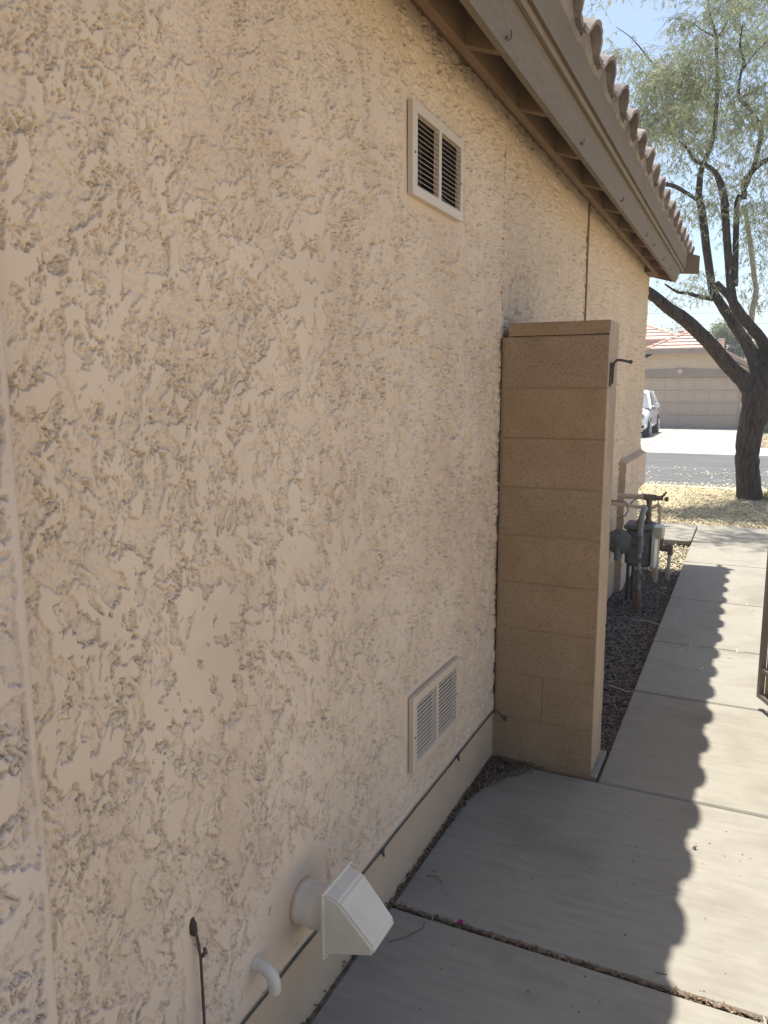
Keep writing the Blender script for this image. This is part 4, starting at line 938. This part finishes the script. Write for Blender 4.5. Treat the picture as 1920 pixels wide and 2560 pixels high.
for (s, z, hw) in prof[2:6]: vs += [(cxx - hw - .02, f0 + s, gz + z - .02), (cxx - hw * .8, f0 + s, gz + z + .03), (cxx + hw * .8, f0 + s, gz + z + .03), (cxx + hw + .02, f0 + s, gz + z - .02)]
fs = [(4 * i + j, 4 * i + j + 1, 4 * i + j + 5, 4 * i + j + 4) for i in range(3) for j in range(3)]; b.add(vs, fs)
for sx in (-1, 1):
    def pp_(s, z, hw): return (cxx + sx * (hw + .012), f0 + s, gz + z)
    b.tube([pp_(1.10, 1.0, .85), pp_(1.38, 1.13, .80), pp_(1.85, 1.49, .665), pp_(2.1, 1.57, .63)], .045, 6)
    b.tube([pp_(2.1, 1.565, .63), pp_(2.9, 1.60, .63), pp_(3.6, 1.55, .61)], .04, 6); b.tube([pp_(3.55, 1.55, .61), pp_(4.22, 1.12, .73), pp_(4.36, 1.0, .78)], .07, 6)
    b.tube([pp_(2.75, 1.58, .63), pp_(2.8, 1.0, .86)], .028, 6)
b.build('roof', 'carpaint', C_, smooth=True, angle=50)
for sx in (-1, 1):
    b = MB(); b.lathe((cxx + sx * 1.02, f0 + 1.72, gz + 1.10), (0, 1, 0), [(-.07, .05), (-.05, .085), (.02, .09), (.05, .07)], 12); b.tube([(cxx + sx * .85, f0 + 1.7, gz + 1.05), (cxx + sx * .98, f0 + 1.7, gz + 1.07)], .025, 6); b.build('mirror', 'carpaint', C_, smooth=True, angle=50)
    b = MB(); b.lathe((cxx + sx * .70, f0 + .10, gz + .735), (sx * .35, -1, .12), [(-.06, .10), (.035, .095), (.05, .06)], 14); b.build('headlight', 'lamp', C_, smooth=True, angle=40)
    b = MB(); b.box(cxx + sx * .52, cxx + sx * .80, f0 + .02, f0 + .12, gz + .34, gz + .44, .02); b.build('fog_lamp', 'blacktrim', C_)
    for s in (.86, 3.48):
        c0 = Vector((cxx + sx * .80, f0 + s, gz + .335)); ax = (sx, 0, 0)
        b = MB(); b.lathe(c0, ax, [(-.12, .26), (-.11, .335), (.10, .335), (.125, .32), (.125, .24)], 26); w_ = b.build('wheel', 'rubber', C_, smooth=True, angle=40)
        b = MB(); b.lathe(c0, ax, [(.10, .24), (.131, .24), (.131, .215), (.118, .205)], 22)
        for k in range(7):
            a = 2 * math.pi * k / 7; b.tube([c0 + Vector((sx * .128, .04 * math.cos(a), .04 * math.sin(a))), c0 + Vector((sx * .128, .22 * math.cos(a), .22 * math.sin(a)))], [.03, .022], 5)
        b.build('rim', 'rim', w_, smooth=True, angle=40)
        b = MB(); b.lathe(c0, ax, [(.085, .37), (.118, .37), (.118, .34)], 26); b.build('wheel_arch', 'blacktrim', C_)
b = MB(); b.box(cxx - .42, cxx + .42, f0 - .012, f0 + .05, gz + .50, gz + .68, .02); b.box(cxx - .42, cxx + .42, f0 + .0, f0 + .1, gz + .3, gz + .42, .02); b.build('grille', 'blacktrim', C_)

# ------------------------------------------------------------------ far trees and shrubs, power lines
def far_tree(x, y, h, w, seed, lab, n=5200, group='trees behind the far houses', z0=-.1):
    rn = random.Random(seed); t = thing('background_tree', lab, 'tree', (x, y, z0), group)
    b = MB(); b.tube([(x, y, z0), (x + .1, y, z0 + h * .35), (x - .1, y, z0 + h * .55)], [.16, .11, .07], 8)
    for k in range(6):
        a = rn.uniform(0, 6.28); b.tube([(x, y, z0 + h * .4), (x + math.cos(a) * w * .3, y + math.sin(a) * w * .3, z0 + h * .65), (x + math.cos(a) * w * .45, y + math.sin(a) * w * .4, z0 + h * .85)], [.07, .04, .015], 5)
    b.build('trunk', 'bark', t, smooth=True)
    cl = [(Vector((x + rn.gauss(0, w * .26), y + rn.gauss(0, w * .2), z0 + h * rn.uniform(.5, .92))), rn.uniform(.22, .42) * w * .6) for _ in range(14)]
    q = []
    for i in range(n):
        c, r = rn.choice(cl); d = Vector((rn.gauss(0, 1), rn.gauss(0, 1), rn.gauss(0, .8))).normalized() * r * rn.uniform(.4, 1.05); p = c + d
        a = Vector((rn.gauss(0, 1), rn.gauss(0, 1), rn.gauss(0, .6))).normalized(); l_ = rn.uniform(.05, .11); s_ = a.orthogonal().normalized() * l_ * .45
        q.append((p - a * l_, p + s_, p + a * l_, p - s_))
    V = np.array([[tuple(v) for v in u] for u in q]).reshape(-1, 3); tag(quads_obj('crown', V, np.arange(len(V)).reshape(-1, 4), 'farleaf', t), kind='stuff')
far_tree(-.55, 46, 5.2, 2.4, 1, 'round green tree behind the tan chimney across the street', 6500)
far_tree(1.1, 47, 4.2, 2.0, 2, 'low green tree above the right slope of the garage roof')
far_tree(-3.0, 52, 5.6, 3.4, 3, 'thin pale tree behind the flue pipe on the garage roof', 1500)
far_tree(4.6, 47, 5.6, 3.0, 5, 'green tree far beyond the mesquite trunk, right of the garage house')
def shrub(x, y, z, r, seed, lab, n=900):
    rn = random.Random(seed); q = []; t = thing('shrub', lab, 'shrub', (x, y, z), 'shrubs in the far yard')
    for i in range(n):
        p = Vector((x + rn.gauss(0, r * .4), y + rn.gauss(0, r * .4), z + abs(rn.gauss(0, r * .5)))); a = Vector((rn.gauss(0, 1), rn.gauss(0, 1), rn.gauss(.6, .6))).normalized(); l_ = r * .16; s_ = a.orthogonal().normalized() * l_ * .4
        q.append((p - a * l_, p + s_, p + a * l_, p - s_))
    V = np.array([[tuple(v) for v in u] for u in q]).reshape(-1, 3); tag(quads_obj('foliage', V, np.arange(len(V)).reshape(-1, 4), 'farleaf', t), kind='stuff')
    b = MB(); b.tube([(x, y, z - .05), (x, y, z + r * .4)], .02, 5); b.build('stem', 'bark', t)
shrub(1.55, 33.0, -.12, .75, 11, 'dark green shrub beside the driveway across the street, right of the trunk'); shrub(2.6, 31.5, -.12, .6, 12, 'green shrub in the far gravel yard, right of the trunk')
# tuft beside the trunk
q = []
for i in range(60):
    p = Vector((1.22 + random.gauss(0, .04), 12.62 + random.gauss(0, .04), -.05)); d = Vector((random.gauss(0, .25), random.gauss(0, .25), 1)).normalized() * random.uniform(.08, .24); s_ = Vector((.004, .002, 0)); q.append((p - s_, p + s_, p + d + s_ * .2, p + d - s_ * .2))
V = np.array([[tuple(v) for v in u] for u in q]).reshape(-1, 3); o = quads_obj('weed_tuft', V, np.arange(len(V)).reshape(-1, 4), 'farleaf'); tag(o, 'small weed tuft at the right foot of the mesquite trunk', 'weed')
for (za, zb, lab) in ((6.95, 6.55, 'upper thin overhead power line crossing the pale sky'), (6.15, 5.75, 'lower thin overhead power line crossing the pale sky')):
    pts = [(x, 60, za + (zb - za) * (x + 10) / 16 + .0025 * (x + 2) ** 2) for x in range(-40, 41, 4)]
    b = MB(); b.tube(pts, .011, 4); tag(b.build('power_line', 'pipegrey'), lab, 'power line', 'overhead power lines')

# ------------------------------------------------------------------ air: haze volume added to suggest the veil of lens flare
hm = bpy.data.materials.new('glare_haze'); hm.use_nodes = True; hn = hm.node_tree; hn.nodes.remove(hn.nodes['Principled BSDF'])
pv_ = hn.nodes.new('ShaderNodeVolumePrincipled'); pv_.inputs['Density'].default_value = 0.002; pv_.inputs['Color'].default_value = (.93, .95, 1, 1); pv_.inputs['Anisotropy'].default_value = 0.2
hn.links.new(pv_.outputs[0], hn.nodes['Material Output'].inputs['Volume']); M['glare_haze'] = hm
b = MB(); b.box(-245, 245, -65, 425, -1.6, 10.2); tag(b.build('glare_haze', 'glare_haze'), kind='stuff')
